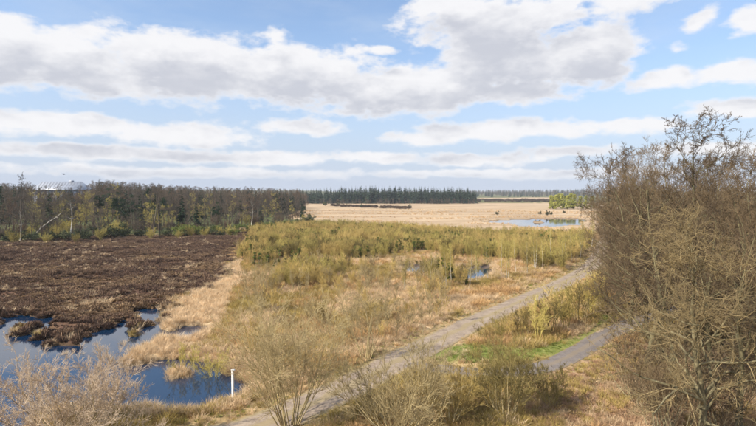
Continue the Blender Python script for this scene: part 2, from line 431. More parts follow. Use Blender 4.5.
def path_material(name, c1, c2, c3, scale):
    m = bpy.data.materials.new(name); m.use_nodes = True
    T = NT(m.node_tree); T.n.clear()
    geo = T.new('ShaderNodeNewGeometry'); pos = geo.outputs['Position']
    a = T.new('ShaderNodeAttribute'); a.attribute_name = 'across'
    n1 = T.math('MULTIPLY_ADD', T.noise(pos, 0.9, 5, 0.7), 0.5, T.math('MULTIPLY', T.noise(pos, scale, 6, 0.75), 0.5)); n2 = T.noise(pos, 0.5, 4, 0.6)
    c = T.mix(T.ramp(n1, 0.38, 0.62), c1, c2)
    # worn grassy middle and edges of the wheel lanes
    edge = T.math('ADD', a.outputs['Fac'], T.math('MULTIPLY', T.math('SUBTRACT', n2, 0.5), 0.7))
    mid = T.math('MULTIPLY', T.ramp(T.math('ABSOLUTE', edge), 0.12, 0.3, 1, 0), 0.65)
    out = T.ramp(T.math('ABSOLUTE', edge), 0.72, 1.0)
    c = T.mix(T.math('MAXIMUM', mid, T.math('MULTIPLY', out, 0.8)), c, c3)
    p = T.new('ShaderNodeBsdfPrincipled'); T.l.new(c, p.inputs['Base Color']); p.inputs['Roughness'].default_value = 0.9
    p.inputs['Specular IOR Level'].default_value = 0.2
    b = T.new('ShaderNodeBump'); b.inputs['Strength'].default_value = 0.5; b.inputs['Distance'].default_value = 0.05
    T.l.new(n1, b.inputs['Height']); T.l.new(b.outputs[0], p.inputs['Normal'])
    o = T.new('ShaderNodeOutputMaterial'); T.l.new(p.outputs[0], o.inputs[0])
    return m
def water_material():
    m = bpy.data.materials.new('bog_water'); m.use_nodes = True
    T = NT(m.node_tree); T.n.clear()
    geo = T.new('ShaderNodeNewGeometry')
    p = T.new('ShaderNodeBsdfPrincipled')
    p.inputs['Base Color'].default_value = (0.003, 0.02, 0.052, 1)  # blue of the mirrored sky added to the base colour
    p.inputs['Roughness'].default_value = 0.04; p.inputs['IOR'].default_value = 1.6
    b = T.new('ShaderNodeBump'); b.inputs['Strength'].default_value = 0.035; b.inputs['Distance'].default_value = 0.05
    T.l.new(T.noise(geo.outputs['Position'], 1.6, 3, 0.5), b.inputs['Height']); T.l.new(b.outputs[0], p.inputs['Normal'])
    o = T.new('ShaderNodeOutputMaterial'); T.l.new(p.outputs[0], o.inputs[0])
    return m
def plain(name, c, rough=0.6, metal=0.0, vary=0.15, scale=2.0):
    m = bpy.data.materials.new(name); m.use_nodes = True
    T = NT(m.node_tree); p = T.n['Principled BSDF']
    geo = T.new('ShaderNodeNewGeometry'); n = T.noise(geo.outputs['Position'], scale, 5, 0.65)
    T.l.new(T.mix(T.ramp(n, 0.3, 0.7), tuple(q * (1 - vary) for q in c), tuple(min(1, q * (1 + vary)) for q in c)), p.inputs['Base Color'])
    p.inputs['Roughness'].default_value = rough; p.inputs['Metallic'].default_value = metal
    return m

# ------------------------------------------------------------------ ground sheet
def build_ground():
    inner = np.array([2.0, 5, 9, 13, 17])
    pys = np.arange(F_PX * CAM_H / 20.0, F_PX * CAM_H / 420.0, -0.8)
    mid = F_PX * CAM_H / pys
    far = np.geomspace(432, 9000, 46)
    r = np.concatenate([inner, mid, far])
    a = np.concatenate([np.arange(-42, 42, 0.165), np.arange(42, 318, 3.0)])
    a = np.radians(a)
    RR, AA = np.meshgrid(r, a, indexing='ij')
    x = RR * np.sin(AA); y = RR * np.cos(AA)
    z = ground_z(x, y)
    v = np.stack([x, y, z], -1).reshape(-1, 3)
    nr, na = x.shape
    idx = np.arange(nr * na).reshape(nr, na)
    q = np.stack([idx[:-1], np.roll(idx, -1, 1)[:-1], np.roll(idx, -1, 1)[1:], idx[1:]], -1).reshape(-1, 4)[:, ::-1]
    v = np.vstack([v, [[0, 0, 0.1]]])
    tri = np.stack([np.full(na, len(v) - 1), np.roll(idx[0], -1), idx[0]], -1)[:, ::-1]
    me = mk_mesh('ground', v, [q, tri], ground_material(), smooth=True)
    x, y = v[:, 0], v[:, 1]; r = np.hypot(x, y)
    w = (fbm(x, y, 4.0, 4, 21) - 0.5) * 6 * np.clip(r / 80, 0.5, 2)
    A = {}
    A['heath'] = sstep(1.2, -1.2, sdist(HEATH, x, y) + w * 0.8)
    A['straw'] = sstep(1.0, -1.0, np.minimum.reduce([sdist(q, x, y) for q in [STRAW] + PALE]) + w * 0.6)
    A['field'] = np.maximum(sstep(8, -8, sdist(FIELD, x, y) + w), sstep(40, -40, sdist(FIELD2, x, y)))
    A['green'] = sstep(0.5, -0.5, sdist(GREEN, x, y) + w * 0.35)
    A['litter'] = sstep(1.5, -1.5, sdist(LITTER, x, y) + w * 0.5)
    A['wood'] = sstep(2, -2, sdist(WOOD, x, y) + w * 0.5)
    outside = (y > 110) & (A['field'] < 0.5) & (sdist(THICKET, x, y) > 6)
    A['moss'] = np.where(outside, sstep(0, 10, sdist(HEATH, x, y)), 0.0) * np.where(r > 700, 0.9, 1)
    A['mud'] = sstep(0.9, -0.2, pool_sd(x, y))
    for k, val in A.items():
        at = me.attributes.new(k, 'FLOAT', 'POINT'); at.data.foreach_set('value', np.ascontiguousarray(val, np.float32))
    tag(link('ground', me), kind='structure')
build_ground()

WATER = water_material()
def pool(name, P, z, margin):
    c = P.mean(0); Q = c + (P - c) * margin
    n = len(Q)
    v = np.vstack([np.column_stack([Q, np.full(n, z)]), [[c[0], c[1], z]]])
    lo, hi = Q.min(0), Q.max(0)
    v = np.array([[lo[0], lo[1], z], [hi[0], lo[1], z], [hi[0], hi[1], z], [lo[0], hi[1], z]])
    tag(link(name, mk_mesh(name, v, [np.array([[0, 1, 2, 3]])], WATER)), kind='structure')
P_ = POOL_MAIN.copy(); pool('water_bog_pool', P_, -0.14, 1.15)
for P in POOL_BITS[1:]: pool('water_puddle', P, -0.13, 1.6)
pool('water_far_pool', POOL_FAR, -0.14, 1.25)

def strip(name, L, hw, mat, dz):
    t = np.gradient(L, axis=0); t /= np.linalg.norm(t, axis=1, keepdims=True)
    nrm = np.column_stack([t[:, 1], -t[:, 0]])
    s = np.linspace(-1, 1, 7)
    ww = hw * (1 + 0.12 * (fbm(L[:, 0], L[:, 1], 3.0, 2, 90) - 0.5))
    P = L[:, None] + nrm[:, None] * (s[None, :, None] * ww[:, None, None])
    z = 0.12 + dz + 0.03 * (1 - s ** 2)[None] + 0 * P[..., 0]
    v = np.concatenate([P, z[..., None]], -1).reshape(-1, 3)
    n, k = len(L), 7; idx = np.arange(n * k).reshape(n, k)
    q = np.stack([idx[:-1, :-1], idx[:-1, 1:], idx[1:, 1:], idx[1:, :-1]], -1).reshape(-1, 4)
    me = mk_mesh(name, v, [q], mat, smooth=True)
    at = me.attributes.new('across', 'FLOAT', 'POINT'); at.data.foreach_set('value', np.tile(s, n).astype(np.float32))
    tag(link(name, me), kind='structure')
strip('path_sandy_track', TRACK, TRACK_W, path_material('track_sand', (0.22, 0.168, 0.125), (0.37, 0.295, 0.22), (0.30, 0.235, 0.12), 6.0), 0.03)
strip('path_asphalt_lane', LANE, LANE_W, path_material('worn_asphalt', (0.145, 0.125, 0.115), (0.225, 0.195, 0.175), (0.24, 0.19, 0.13), 9.0), 0.022)

# ------------------------------------------------------------------ plant builders
def walk(start, d, length, segs, wob, up, rg):
    N = len(start); P = np.empty((N, segs + 1, 3)); P[:, 0] = start
    d = norm(d)
    for i in range(segs):
        d = norm(d + wob * rg.standard_normal((N, 3)) + np.array([0, 0, up]))
        P[:, i + 1] = P[:, i] + d * (length / segs)[:, None]
    return P
def spawn(P, Rd, n, t0, t1, ang, angv, rg):
    N, k, _ = P.shape
    t = np.sort(rg.uniform(t0, t1, (N, n)), 1); f = t * (k - 1); i = np.minimum(f.astype(int), k - 2); u = f - i
    ii = np.arange(N)[:, None]
    pos = P[ii, i] * (1 - u)[..., None] + P[ii, i + 1] * u[..., None]
    tan = norm(P[ii, i + 1] - P[ii, i])
    rad = Rd[ii, i] * (1 - u) + Rd[ii, i + 1] * u
    ref = np.where(np.abs(tan[..., 2:3]) > 0.9, np.array([1.0, 0, 0]), np.array([0, 0, 1.0]))
    A = norm(np.cross(tan, ref)); B = np.cross(tan, A)
    az = rg.uniform(0, 2 * math.pi, (N, 1)) + np.arange(n)[None] * 2.4 + rg.uniform(-0.5, 0.5, (N, n))
    th = ang + angv * rg.standard_normal((N, n))
    d = tan * np.cos(th)[..., None] + (A * np.cos(az)[..., None] + B * np.sin(az)[..., None]) * np.sin(th)[..., None]
    return pos.reshape(-1, 3), d.reshape(-1, 3), rad.reshape(-1), t.reshape(-1)
def grow(seed, stems, levels, sides=(7, 5, 4, 3, 3, 3), split=2):
    """stems: (start, dir, length, r0, segs, wob, up); levels: dicts. Returns [woody parts], [twig parts]"""
    rg = np.random.default_rng(seed)
    s, d, L, r0, segs, wob, up = stems
    s = np.array(s, float); d = np.array(d, float); L = np.array(L, float); r0 = np.array(r0, float)
    P = walk(s, d, L, segs, wob, up, rg)
    k = segs + 1
    Rd = r0[:, None] * (1 - 0.94 * np.linspace(0, 1, k)[None] ** 0.9)
    Rd[:, 0] *= 1.25
    out = [tubes(P, Rd, sides[0])]
    for li, lv in enumerate(levels):
        pos, dr, rad, t = spawn(P, Rd, lv['n'], lv.get('t0', 0.25), lv.get('t1', 1.0), lv['ang'], lv.get('angv', 0.2), rg)
        plen = np.repeat(L, lv['n'])
        L = plen * lv['len'] * (1 - lv.get('fall', 0.5) * t) * rg.uniform(0.65, 1.25, len(t))
        segs = lv.get('segs', 3)
        P = walk(pos, dr, L, segs, lv.get('wob', 0.15), lv.get('up', 0.08), rg)
        r = np.maximum(np.minimum(rad * lv.get('rr', 0.6), L * 0.05), lv.get('rmin', 0.006))
        Rd = r[:, None] * (1 - lv.get('tap', 0.7) * np.linspace(0, 1, segs + 1)[None])
        out.append(tubes(P, Rd, sides[min(li + 1, len(sides) - 1)]))
    return out[:split], out[split:]
def to_mesh(name, parts, mat): return mk_mesh(name, *join(parts), mat)

def oak(seed, H, mats, n=(12, 8, 8, 6), spread=0.62, tmin=0.22, rmin=0.008, wob=0.10):
    rg = np.random.default_rng(seed)
    stems = ([(0, 0, -0.3)], [(rg.uniform(-.08, .08), rg.uniform(-.08, .08), 1)], [H * 0.92], [H * 0.0175], 10, 0.10, 0.12)
    lv = [dict(n=n[0], ang=0.95, angv=0.2, len=spread, fall=0.55, segs=6, wob=wob * 1.6, up=0.07, t0=tmin, rr=0.55),
          dict(n=n[1], ang=0.8, angv=0.25, len=0.55, fall=0.4, segs=4, wob=wob * 1.9, up=0.05, t0=0.2, rr=0.55, rmin=0.016),
          dict(n=n[2], ang=0.75, angv=0.3, len=0.5, fall=0.4, segs=3, wob=wob * 2, up=0.05, t0=0.15, rr=0.5, rmin=rmin * 1.25),
          dict(n=n[3], ang=0.7, angv=0.3, len=0.55, fall=0.4, segs=2, wob=wob * 2, up=0.05, t0=0.1, rr=0.6, rmin=rmin, tap=0.4)]
    a, b = grow(seed, stems, lv)
    return to_mesh('oak_trunk', a, mats[0]), to_mesh('oak_crown', b, mats[1])

def bush(seed, H, nst, lean, mats, n=(7, 6, 5), rmin=0.006, r0=0.05, up=0.10, wob=0.1, radius=0.25, split=1, lens=(0.5, 0.5, 0.5)):
    """many stems from one stool"""
    rg = np.random.default_rng(seed)
    az = np.arange(nst) * 2.4 + rg.uniform(-.4, .4, nst); th = lean * np.sqrt(rg.uniform(0.02, 1, nst))
    s = np.column_stack([np.cos(az) * radius * rg.uniform(.2, 1, nst), np.sin(az) * radius * rg.uniform(.2, 1, nst), np.full(nst, -0.15)])
    d = np.column_stack([np.cos(az) * np.sin(th), np.sin(az) * np.sin(th), np.cos(th)])
    L = H * rg.uniform(0.75, 1.05, nst)
    stems = (s, d, L, r0 * rg.uniform(.6, 1.1, nst), 6, wob, up)
    lv = [dict(n=n[0], ang=0.55, angv=0.2, len=lens[0], fall=0.5, segs=3, wob=wob * 1.3, up=up, t0=0.2, rr=0.5, rmin=rmin * 1.6),
          dict(n=n[1], ang=0.55, angv=0.2, len=lens[1], fall=0.4, segs=2, wob=wob * 1.4, up=up, t0=0.15, rr=0.55, rmin=rmin * 1.2),
          dict(n=n[2], ang=0.5, angv=0.2, len=lens[2], fall=0.3, segs=1, wob=wob * 1.4, up=up, t0=0.15, rr=0.6, rmin=rmin, tap=0.4)]
    a, b = grow(seed, stems, lv, sides=(5, 4, 3, 3), split=split)
    return to_mesh('shrub_stems', a, mats[0]), to_mesh('shrub_twigs', b, mats[1])
def merge_meshes(name, a, b):
    """one mesh of two (keeps both materials)"""
    va = np.empty(len(a.vertices) * 3, np.float32); a.vertices.foreach_get('co', va)
    vb = np.empty(len(b.vertices) * 3, np.float32); b.vertices.foreach_get('co', vb)
    def q(m):
        l = np.empty(len(m.loops), np.int32); m.loops.foreach_get('vertex_index', l); return l.reshape(-1, 4)
    qa, qb = q(a), q(b) + len(a.vertices)
    me = mk_mesh(name, np.concatenate([va, vb]).reshape(-1, 3), [np.vstack([qa, qb])], [a.materials[0], b.materials[0]],
                 np.concatenate([np.zeros(len(qa)), np.ones(len(qb))]))
    bpy.data.meshes.remove(a); bpy.data.meshes.remove(b)
    return me

def leaf_cards(rg, centres, radii, n, size):
    """small folded leaf sprays spread through clumps"""
    i = rg.integers(0, len(centres), n)
    o = norm(rg.standard_normal((n, 3))) * (rg.uniform(0.1, 1, (n, 1)) ** 0.5)
    c = centres[i] + o * radii[i]
    a = norm(rg.standard_normal((n, 3))); b = norm(np.cross(a, rg.standard_normal((n, 3))))
    s = size * rg.uniform(0.5, 1.3, (n, 1))
    v = np.stack([c - a * s, c + b * s * 0.35, c + a * s, c - b * s * 0.35], 1).reshape(-1, 3)
    return v, np.arange(n * 4).reshape(-1, 4)

def spruce(seed, H, W, mat, nw=16, nb=9):
    rg = np.random.default_rng(seed)
    v, q = [], []
    hs = np.linspace(0.08, 0.98, nw)
    base, dirs, lens = [], [], []
    for h in hs:
        m = max(4, int(nb * (1.15 - 0.6 * h)))
        for j in range(m):
            az = rg.uniform(0, 6.28); L = W * (1 - h) ** 0.8 * rg.uniform(0.7, 1.2) + 0.12
            base.append((0, 0, H * h + rg.uniform(-.02, .02) * H)); dirs.append((math.cos(az), math.sin(az), 0)); lens.append(L)
    base = np.array(base); dirs = np.array(dirs); lens = np.array(lens)
    side = np.column_stack([-dirs[:, 1], dirs[:, 0], np.zeros(len(dirs))])
    P = np.stack([base, base + dirs * lens[:, None] * 0.5 + [0, 0, 1] * (0.03 * lens)[:, None], base + dirs * lens[:, None] - [0, 0, 1] * (0.28 * lens)[:, None]], 1)
    Wd = lens[:, None] * np.array([[0.10, 0.30, 0.03]])
    a = ribbons(P, Wd, side)
    Wz = lens[:, None] * np.array([[0.05, 0.16, 0.02]])
    b = ribbons(P - [0, 0, 0.08], Wz, np.tile([[0, 0, 1.0]], (len(dirs), 1)) + 0.3 * side)
    return [a, b]
def spruce_mesh(seed, H, W, mat, **k):
    t = tubes(np.array([[[0, 0, -0.3], [0, 0, H * 0.5], [0, 0, H]]]), np.array([[H * 0.013, H * 0.008, 0.01]]), 6)
    return to_mesh('spruce_trunk', [t], M['dark_bark']), to_mesh('spruce_crown', spruce(seed, H, W, mat, **k), mat)
def pine_mesh(seed, H, mat, clumps=16, bare=0.5, n=1500, size=0.32):
    rg = np.random.default_rng(seed)
    P = walk(np.array([[0, 0, -0.3]]), np.array([[0, 0, 1.0]]), np.array([H]), 6, 0.04, 0.1, rg)
    t = tubes(P, np.linspace(H * 0.014, 0.03, 7)[None], 6)
    h = rg.uniform(bare, 1, clumps); az = rg.uniform(0, 6.28, clumps)
    rr = H * 0.17 * (1.15 - (h - bare) / (1 - bare)) * rg.uniform(0.4, 1.1, clumps)
    c = np.column_stack([np.cos(az) * rr, np.sin(az) * rr, h * H])
    lim = np.stack([np.column_stack([0 * h, 0 * h, c[:, 2] - 0.5]), c * [0.6, 0.6, 1] - [0, 0, .2], c], 1)
    lt = tubes(lim, np.tile([[0.05, 0.035, 0.015]], (clumps, 1)), 4)
    rad = np.column_stack([np.full(clumps, H * .075), np.full(clumps, H * .075), np.full(clumps, H * .05)]) * rg.uniform(.7, 1.3, (clumps, 1))
    return to_mesh('pine_trunk', [t, lt], M['dark_bark']), to_mesh('pine_crown', [leaf_cards(rg, c, rad, n, size)], mat)
def leafy_bush_mesh(seed, H, Wd, mat, n=900, size=0.22, clumps=12):
    rg = np.random.default_rng(seed)
    az = rg.uniform(0, 6.28, clumps); rr = Wd * 0.35 * np.sqrt(rg.uniform(0, 1, clumps)); h = rg.uniform(0.3, 0.85, clumps) * H
    c = np.column_stack([np.cos(az) * rr, np.sin(az) * rr, h])
    rad = np.tile([[Wd * .2, Wd * .2, H * .22]], (clumps, 1)) * rg.uniform(.7, 1.3, (clumps, 1))
    st = np.stack([c * [0.05, 0.05, 0] - [0, 0, .1], c * [0.6, 0.6, 0.6], c], 1)
    t = tubes(st, np.tile([[0.05, 0.03, 0.012]], (clumps, 1)), 4)
    a = to_mesh('s', [t], M['dark_bark']); b = to_mesh('c', [leaf_cards(rg, c, rad, n, size)], mat)
    return merge_meshes('leafy_bush', a, b)
def tuft_mesh(name, seed, H, rad, nb, w, mat, droop=0.35):
    rg = np.random.default_rng(seed)
    az = rg.uniform(0, 6.28, nb); rr = rad * np.sqrt(rg.uniform(0, 1, nb))
    s = np.column_stack([np.cos(az) * rr, np.sin(az) * rr, np.full(nb, -0.05)])
    az2 = az + rg.uniform(-1, 1, nb); th = rg.uniform(0.05, 0.75, nb)
    d = np.column_stack([np.cos(az2) * np.sin(th), np.sin(az2) * np.sin(th), np.cos(th)])
    L = H * rg.uniform(0.5, 1.15, nb)
    p1 = s + d * (L * 0.55)[:, None]; p2 = p1 + norm(d + np.column_stack([np.cos(az2), np.sin(az2), -np.ones(nb)]) * droop) * (L * 0.45)[:, None]
    side = norm(np.column_stack([-np.sin(az2), np.cos(az2), np.zeros(nb)]) + 0.5 * rg.standard_normal((nb, 3)))
    return to_mesh(name, [ribbons(np.stack([s, p1, p2], 1), w * np.tile([[1.0, 0.75, 0.1]], (nb, 1)), side)], mat)
def clump_mesh(name, seed, H, rad, n, mat):
    """heather cushion: a dome of short wiry sprigs"""
    rg = np.random.default_rng(seed)
    az = rg.uniform(0, 6.28, n); el = np.arcsin(rg.uniform(0.05, 1, n))
    d = np.column_stack([np.cos(az) * np.cos(el), np.sin(az) * np.cos(el), np.sin(el)])
    e = d * [rad, rad, H] * rg.uniform(0.7, 1.15, (n, 1)); s = e * [0.35, 0.35, 0.2] - [0, 0, 0.05]
    side = norm(np.cross(d, rg.standard_normal((n, 3))))
    return to_mesh(name, [ribbons(np.stack([s, (s + e) / 2 + rg.standard_normal((n, 3)) * 0.03, e], 1), rad * np.tile([[0.07, 0.09, 0.03]], (n, 1)), side)], mat)

# ------------------------------------------------------------------ scattering of what nobody could count
PROTO = bpy.data.collections.new('prototypes')     # meshes only reach the scene through the scatter objects
def scatter(name, pts, scl, rot, idx, protos, label):
    """one object: protos (meshes) instanced on a cloud of points"""
    me = bpy.data.meshes.new(name); me.vertices.add(len(pts)); me.vertices.foreach_set('co', np.ascontiguousarray(pts, np.float32).ravel())
    for nm, arr, ty in (('scl', scl, 'FLOAT'), ('rot', rot, 'FLOAT'), ('idx', idx, 'INT')):
        at = me.attributes.new(nm, ty, 'POINT'); at.data.foreach_set('value', np.ascontiguousarray(arr, np.int32 if ty == 'INT' else np.float32))
    g = bpy.data.node_groups.new(name, 'GeometryNodeTree')
    g.interface.new_socket('Geometry', in_out='INPUT', socket_type='NodeSocketGeometry')
    g.interface.new_socket('Geometry', in_out='OUTPUT', socket_type='NodeSocketGeometry')
    N = g.nodes; Lk = g.links
    gi = N.new('NodeGroupInput'); go = N.new('NodeGroupOutput')
    def named(nm, ty):
        n = N.new('GeometryNodeInputNamedAttribute'); n.data_type = ty; n.inputs['Name'].default_value = nm
        return n.outputs['Attribute']
    jn = N.new('GeometryNodeJoinGeometry')
    comb = N.new('ShaderNodeCombineXYZ'); Lk.new(named('rot', 'FLOAT'), comb.inputs[2])
    e2r = N.new('FunctionNodeEulerToRotation'); Lk.new(comb.outputs[0], e2r.inputs[0])
    for k, pm in enumerate(protos):
        ob = bpy.data.objects.new(name + '_piece', pm)
        oi = N.new('GeometryNodeObjectInfo'); oi.inputs['Object'].default_value = ob; oi.inputs['As Instance'].default_value = True
        cmp = N.new('FunctionNodeCompare'); cmp.data_type = 'INT'; cmp.operation = 'EQUAL'
        Lk.new(named('idx', 'INT'), cmp.inputs[2]); cmp.inputs[3].default_value = k
        ip = N.new('GeometryNodeInstanceOnPoints')
        Lk.new(gi.outputs[0], ip.inputs['Points']); Lk.new(cmp.outputs[0], ip.inputs['Selection'])
        Lk.new(oi.outputs['Geometry'], ip.inputs['Instance'])
        Lk.new(e2r.outputs[0], ip.inputs['Rotation']); Lk.new(named('scl', 'FLOAT'), ip.inputs['Scale'])
        Lk.new(ip.outputs[0], jn.inputs[0])
    Lk.new(jn.outputs[0], go.inputs[0])
    o = link(name, me)
    md = o.modifiers.new('scatter', 'NODES'); md.node_group = g
    return tag(o, label, None, None, 'stuff')
def sector(n, d0, d1, a0=-40, a1=40, power=1.0):
    """random ground points between two distances, denser near by when power > 1"""
    u = rng.uniform(0, 1, n) ** power
    d = np.sqrt(d0 ** 2 + u * (d1 ** 2 - d0 ** 2)); a = np.radians(rng.uniform(a0, a1, n))
    return d * np.sin(a), d * np.cos(a)
def on_path(x, y, m=0.0):
    return (ldist(TRACK, x, y) < TRACK_W + m) | (ldist(LANE, x, y) < LANE_W + m)

# grass tufts
x, y = sector(64000, 24, 135, power=1.75)
pdv = pool_sd(x, y); hd = sdist(HEATH, x, y) + (fbm(x, y, 4, 3, 21) - .5) * 5
keep = (pdv > -0.15) & ~on_path(x, y, -0.4) & (hd > -0.5)
x, y = x[keep], y[keep]; pdv = pdv[keep]
n1 = fbm(x, y, 7, 3, 31); n2 = fbm(x, y, 2.5, 3, 32); u = rng.uniform(0, 1, len(x))
idx = np.where(n1 + (u - .5) * .35 > 0.56, 2, np.where(n2 + (u - .5) * .3 > 0.5, 0, 1))
idx = np.where((sdist(STRAW, x, y) < 0.3) | ((np.minimum.reduce([sdist(q, x, y) for q in PALE]) + (n2 - .5) * 6 < 0) & (u < .85)) | ((pdv < 1.6) & (u < .7)), 0, idx)
idx = np.where((sdist(LITTER, x, y) + (n2 - .5) * 4 < 0) & (u < 0.66), 4, idx)
idx = np.where((sdist(GREEN, x, y) + (n2 - .5) * 2 < 0) & (u < 0.92), 3, idx)
edge = np.minimum(ldist(TRACK, x, y) - TRACK_W, ldist(LANE, x, y) - LANE_W)
idx = np.where((edge < 1.3) & (u < 0.45), 3, idx)
scl = rng.uniform(0.55, 1.15, len(x)) * np.where(idx == 3, 0.45, 1.0) * np.clip(0.4 + edge * 0.4, 0.25, 1)
scl = np.where(sdist(LITTER, x, y) < 0, scl * 0.75, scl)
TUFTS = [tuft_mesh('tuft', 1, 0.75, 0.26, 46, 0.013, M['straw']), tuft_mesh('tuft', 2, 0.8, 0.28, 42, 0.013, M['tan_grass']),
         tuft_mesh('tuft', 3, 0.7, 0.26, 46, 0.012, M['olive_grass']), tuft_mesh('tuft', 4, 0.6, 0.3, 50, 0.014, M['green_grass'], 0.6),
         tuft_mesh('tuft', 5, 0.55, 0.3, 40, 0.014, M['rust_grass'], 0.7)]
scatter('grass', np.column_stack([x, y, ground_z(x, y)]), scl, rng.uniform(0, 6.28, len(x)), idx, TUFTS, 'dry straw and olive moor grass round the pools and paths')
# grass of the far thicket floor and far field rim
x, y = sector(16000, 130, 260, -16, 30, 1.2)
pdv = pool_sd(x, y)
keep = (pdv > 0.5) & ~on_path(x, y) & (sdist(HEATH, x, y) > 0) & (sdist(THICKET, x, y) < 18)
x, y = x[keep], y[keep]
idx = np.where(fbm(x, y, 12, 3, 33) > 0.52, 2, np.where(rng.uniform(0, 1, len(x)) < .5, 0, 1))
scatter('grass', np.column_stack([x, y, ground_z(x, y)]), rng.uniform(0.9, 1.7, len(x)), rng.uniform(0, 6.28, len(x)), idx, TUFTS, 'pale moor grass under the far edge of the thicket')
x, y = sector(9000, 170, 420, -12, 26, 1.3)
n1 = fbm(x * 0.5, y, 16, 3, 36)
keep = (sdist(FIELD, x, y) < 4) & (pool_sd(x, y) > 0.5) & (n1 > 0.5)
x, y = x[keep], y[keep]
scatter('grass', np.column_stack([x, y, ground_z(x, y)]), rng.uniform(0.7, 1.4, len(x)), rng.uniform(0, 6.28, len(x)), (rng.uniform(0, 1, len(x)) < .45).astype(int), TUFTS, 'pale tussocks dotted over the open field')
# heather
x, y = sector(60000, 48, 200, -46, -12, 1.25)
hd = sdist(HEATH, x, y) + (fbm(x, y, 4, 3, 21) - .5) * 5; pdv = pool_sd(x, y)
keep = (hd < 0.8) & (pdv > 0.0)
x, y = x[keep], y[keep]
n1 = fbm(x * 0.45, y, 7, 4, 51); u = rng.uniform(0, 1, len(x))
idx = np.where(n1 + (u - .5) * .25 > 0.60, 2, (u > 0.5).astype(int))
idx = np.where((u > 0.985) | ((u > 0.88) & (fbm(x, y, 6, 3, 57) > 0.63)), 3, idx)
bare = fbm(x, y, 2.6, 3, 58)
scl = rng.uniform(0.45, 1.1, len(x)) * (0.45 + 1.1 * fbm(x, y, 3.2, 2, 52)) * np.where((bare < 0.36) & (idx < 3), 0.35, 1.0)
scatter('heather', np.column_stack([x, y, ground_z(x, y)]), scl, rng.uniform(0, 6.28, len(x)), idx,
        [clump_mesh('cushion', 1, 0.42, 0.5, 150, M['heather']), clump_mesh('cushion', 2, 0.55, 0.45, 150, M['heather']),
         clump_mesh('cushion', 3, 0.36, 0.48, 130, M['heather_tan']), tuft_mesh('tuft', 9, 0.7, 0.3, 50, 0.016, M['straw'])],
        'brown winter heather covering the open heath')

# ------------------------------------------------------------------ the wood on the right
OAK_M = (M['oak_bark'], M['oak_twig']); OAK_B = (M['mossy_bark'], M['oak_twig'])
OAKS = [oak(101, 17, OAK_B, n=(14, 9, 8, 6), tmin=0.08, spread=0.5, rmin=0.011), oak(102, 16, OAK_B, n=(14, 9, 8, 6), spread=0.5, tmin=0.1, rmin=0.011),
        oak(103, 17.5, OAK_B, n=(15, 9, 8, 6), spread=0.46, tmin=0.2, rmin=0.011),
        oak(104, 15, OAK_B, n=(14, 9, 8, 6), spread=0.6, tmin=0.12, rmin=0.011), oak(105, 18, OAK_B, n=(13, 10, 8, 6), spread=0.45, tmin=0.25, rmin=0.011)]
def top_of(ms):
    v = np.empty(len(ms[1].vertices) * 3, np.float32); ms[1].vertices.foreach_get('co', v); return float(np.percentile(v[2::3], 99.7))
BASE_H = [top_of(m) for m in OAKS]
def tree(name, meshes, xy, rz, sc, label, cat, group=None, parts=('trunk', 'crown')):
    x, y = xy
    e = link(name, None, None, (x, y, float(ground_z(np.array([x]), np.array([y]))[0])), rz, sc)
    e.empty_display_size = 0.5
    for nm, me in zip(parts, meshes): link(nm, me, e)
    return tag(e, label, cat, group)
front = oak(111, 13.2, (M['lichen_bark'], M['lit_lichen_twig']), n=(24, 9, 8, 6), spread=0.52, tmin=0.12, rmin=0.008, wob=0.18)
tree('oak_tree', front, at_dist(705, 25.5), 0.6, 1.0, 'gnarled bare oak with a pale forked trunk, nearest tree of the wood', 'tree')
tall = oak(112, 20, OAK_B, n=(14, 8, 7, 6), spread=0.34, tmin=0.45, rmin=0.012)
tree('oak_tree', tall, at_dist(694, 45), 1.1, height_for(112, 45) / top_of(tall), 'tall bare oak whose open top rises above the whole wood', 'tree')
WOOD_TREES = [  # px column, distance, px row of the top
    (622, 53, 166), (641, 47, 156), (666, 41, 150), (738, 37, 155), (770, 32, 152), (806, 30, 152), (650, 40, 185), (716, 34, 178), (680, 33, 205), (745, 29, 200), (612, 57, 200), (770, 40, 150), (700, 38, 165), (652, 58, 145), (716, 52, 148), (760, 46, 146),
    (660, 63, 147), (705, 60, 148), (748, 58, 149), (645, 70, 152), (778, 52, 149), (636, 60, 160), (626, 64, 168), (612, 66, 172), (632, 76, 156), (680, 68, 143), (735, 66, 150), (790, 60, 150), (607, 84, 178), (640, 95, 162), (690, 90, 152), (606, 104, 182), (625, 118, 172),
    (604, 126, 187), (618, 145, 180), (604, 152, 190), (612, 175, 184), (655, 130, 165), (603, 182, 192), (780, 80, 155), (720, 110, 155), (840, 40, 150), (830, 28, 150)]
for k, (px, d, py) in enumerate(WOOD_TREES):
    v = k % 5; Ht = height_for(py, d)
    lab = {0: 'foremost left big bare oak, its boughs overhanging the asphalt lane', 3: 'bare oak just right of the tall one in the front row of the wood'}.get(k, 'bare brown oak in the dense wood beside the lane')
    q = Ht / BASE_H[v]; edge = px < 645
    tree('oak_tree', OAKS[v], at_dist(px + (10 if edge else 0), d), k * 1.7, (q * (.72 if edge else .95), q * (.72 if edge else .95), q), lab, 'tree', 'bare oaks of the wood' if k not in (0, 3) else None)
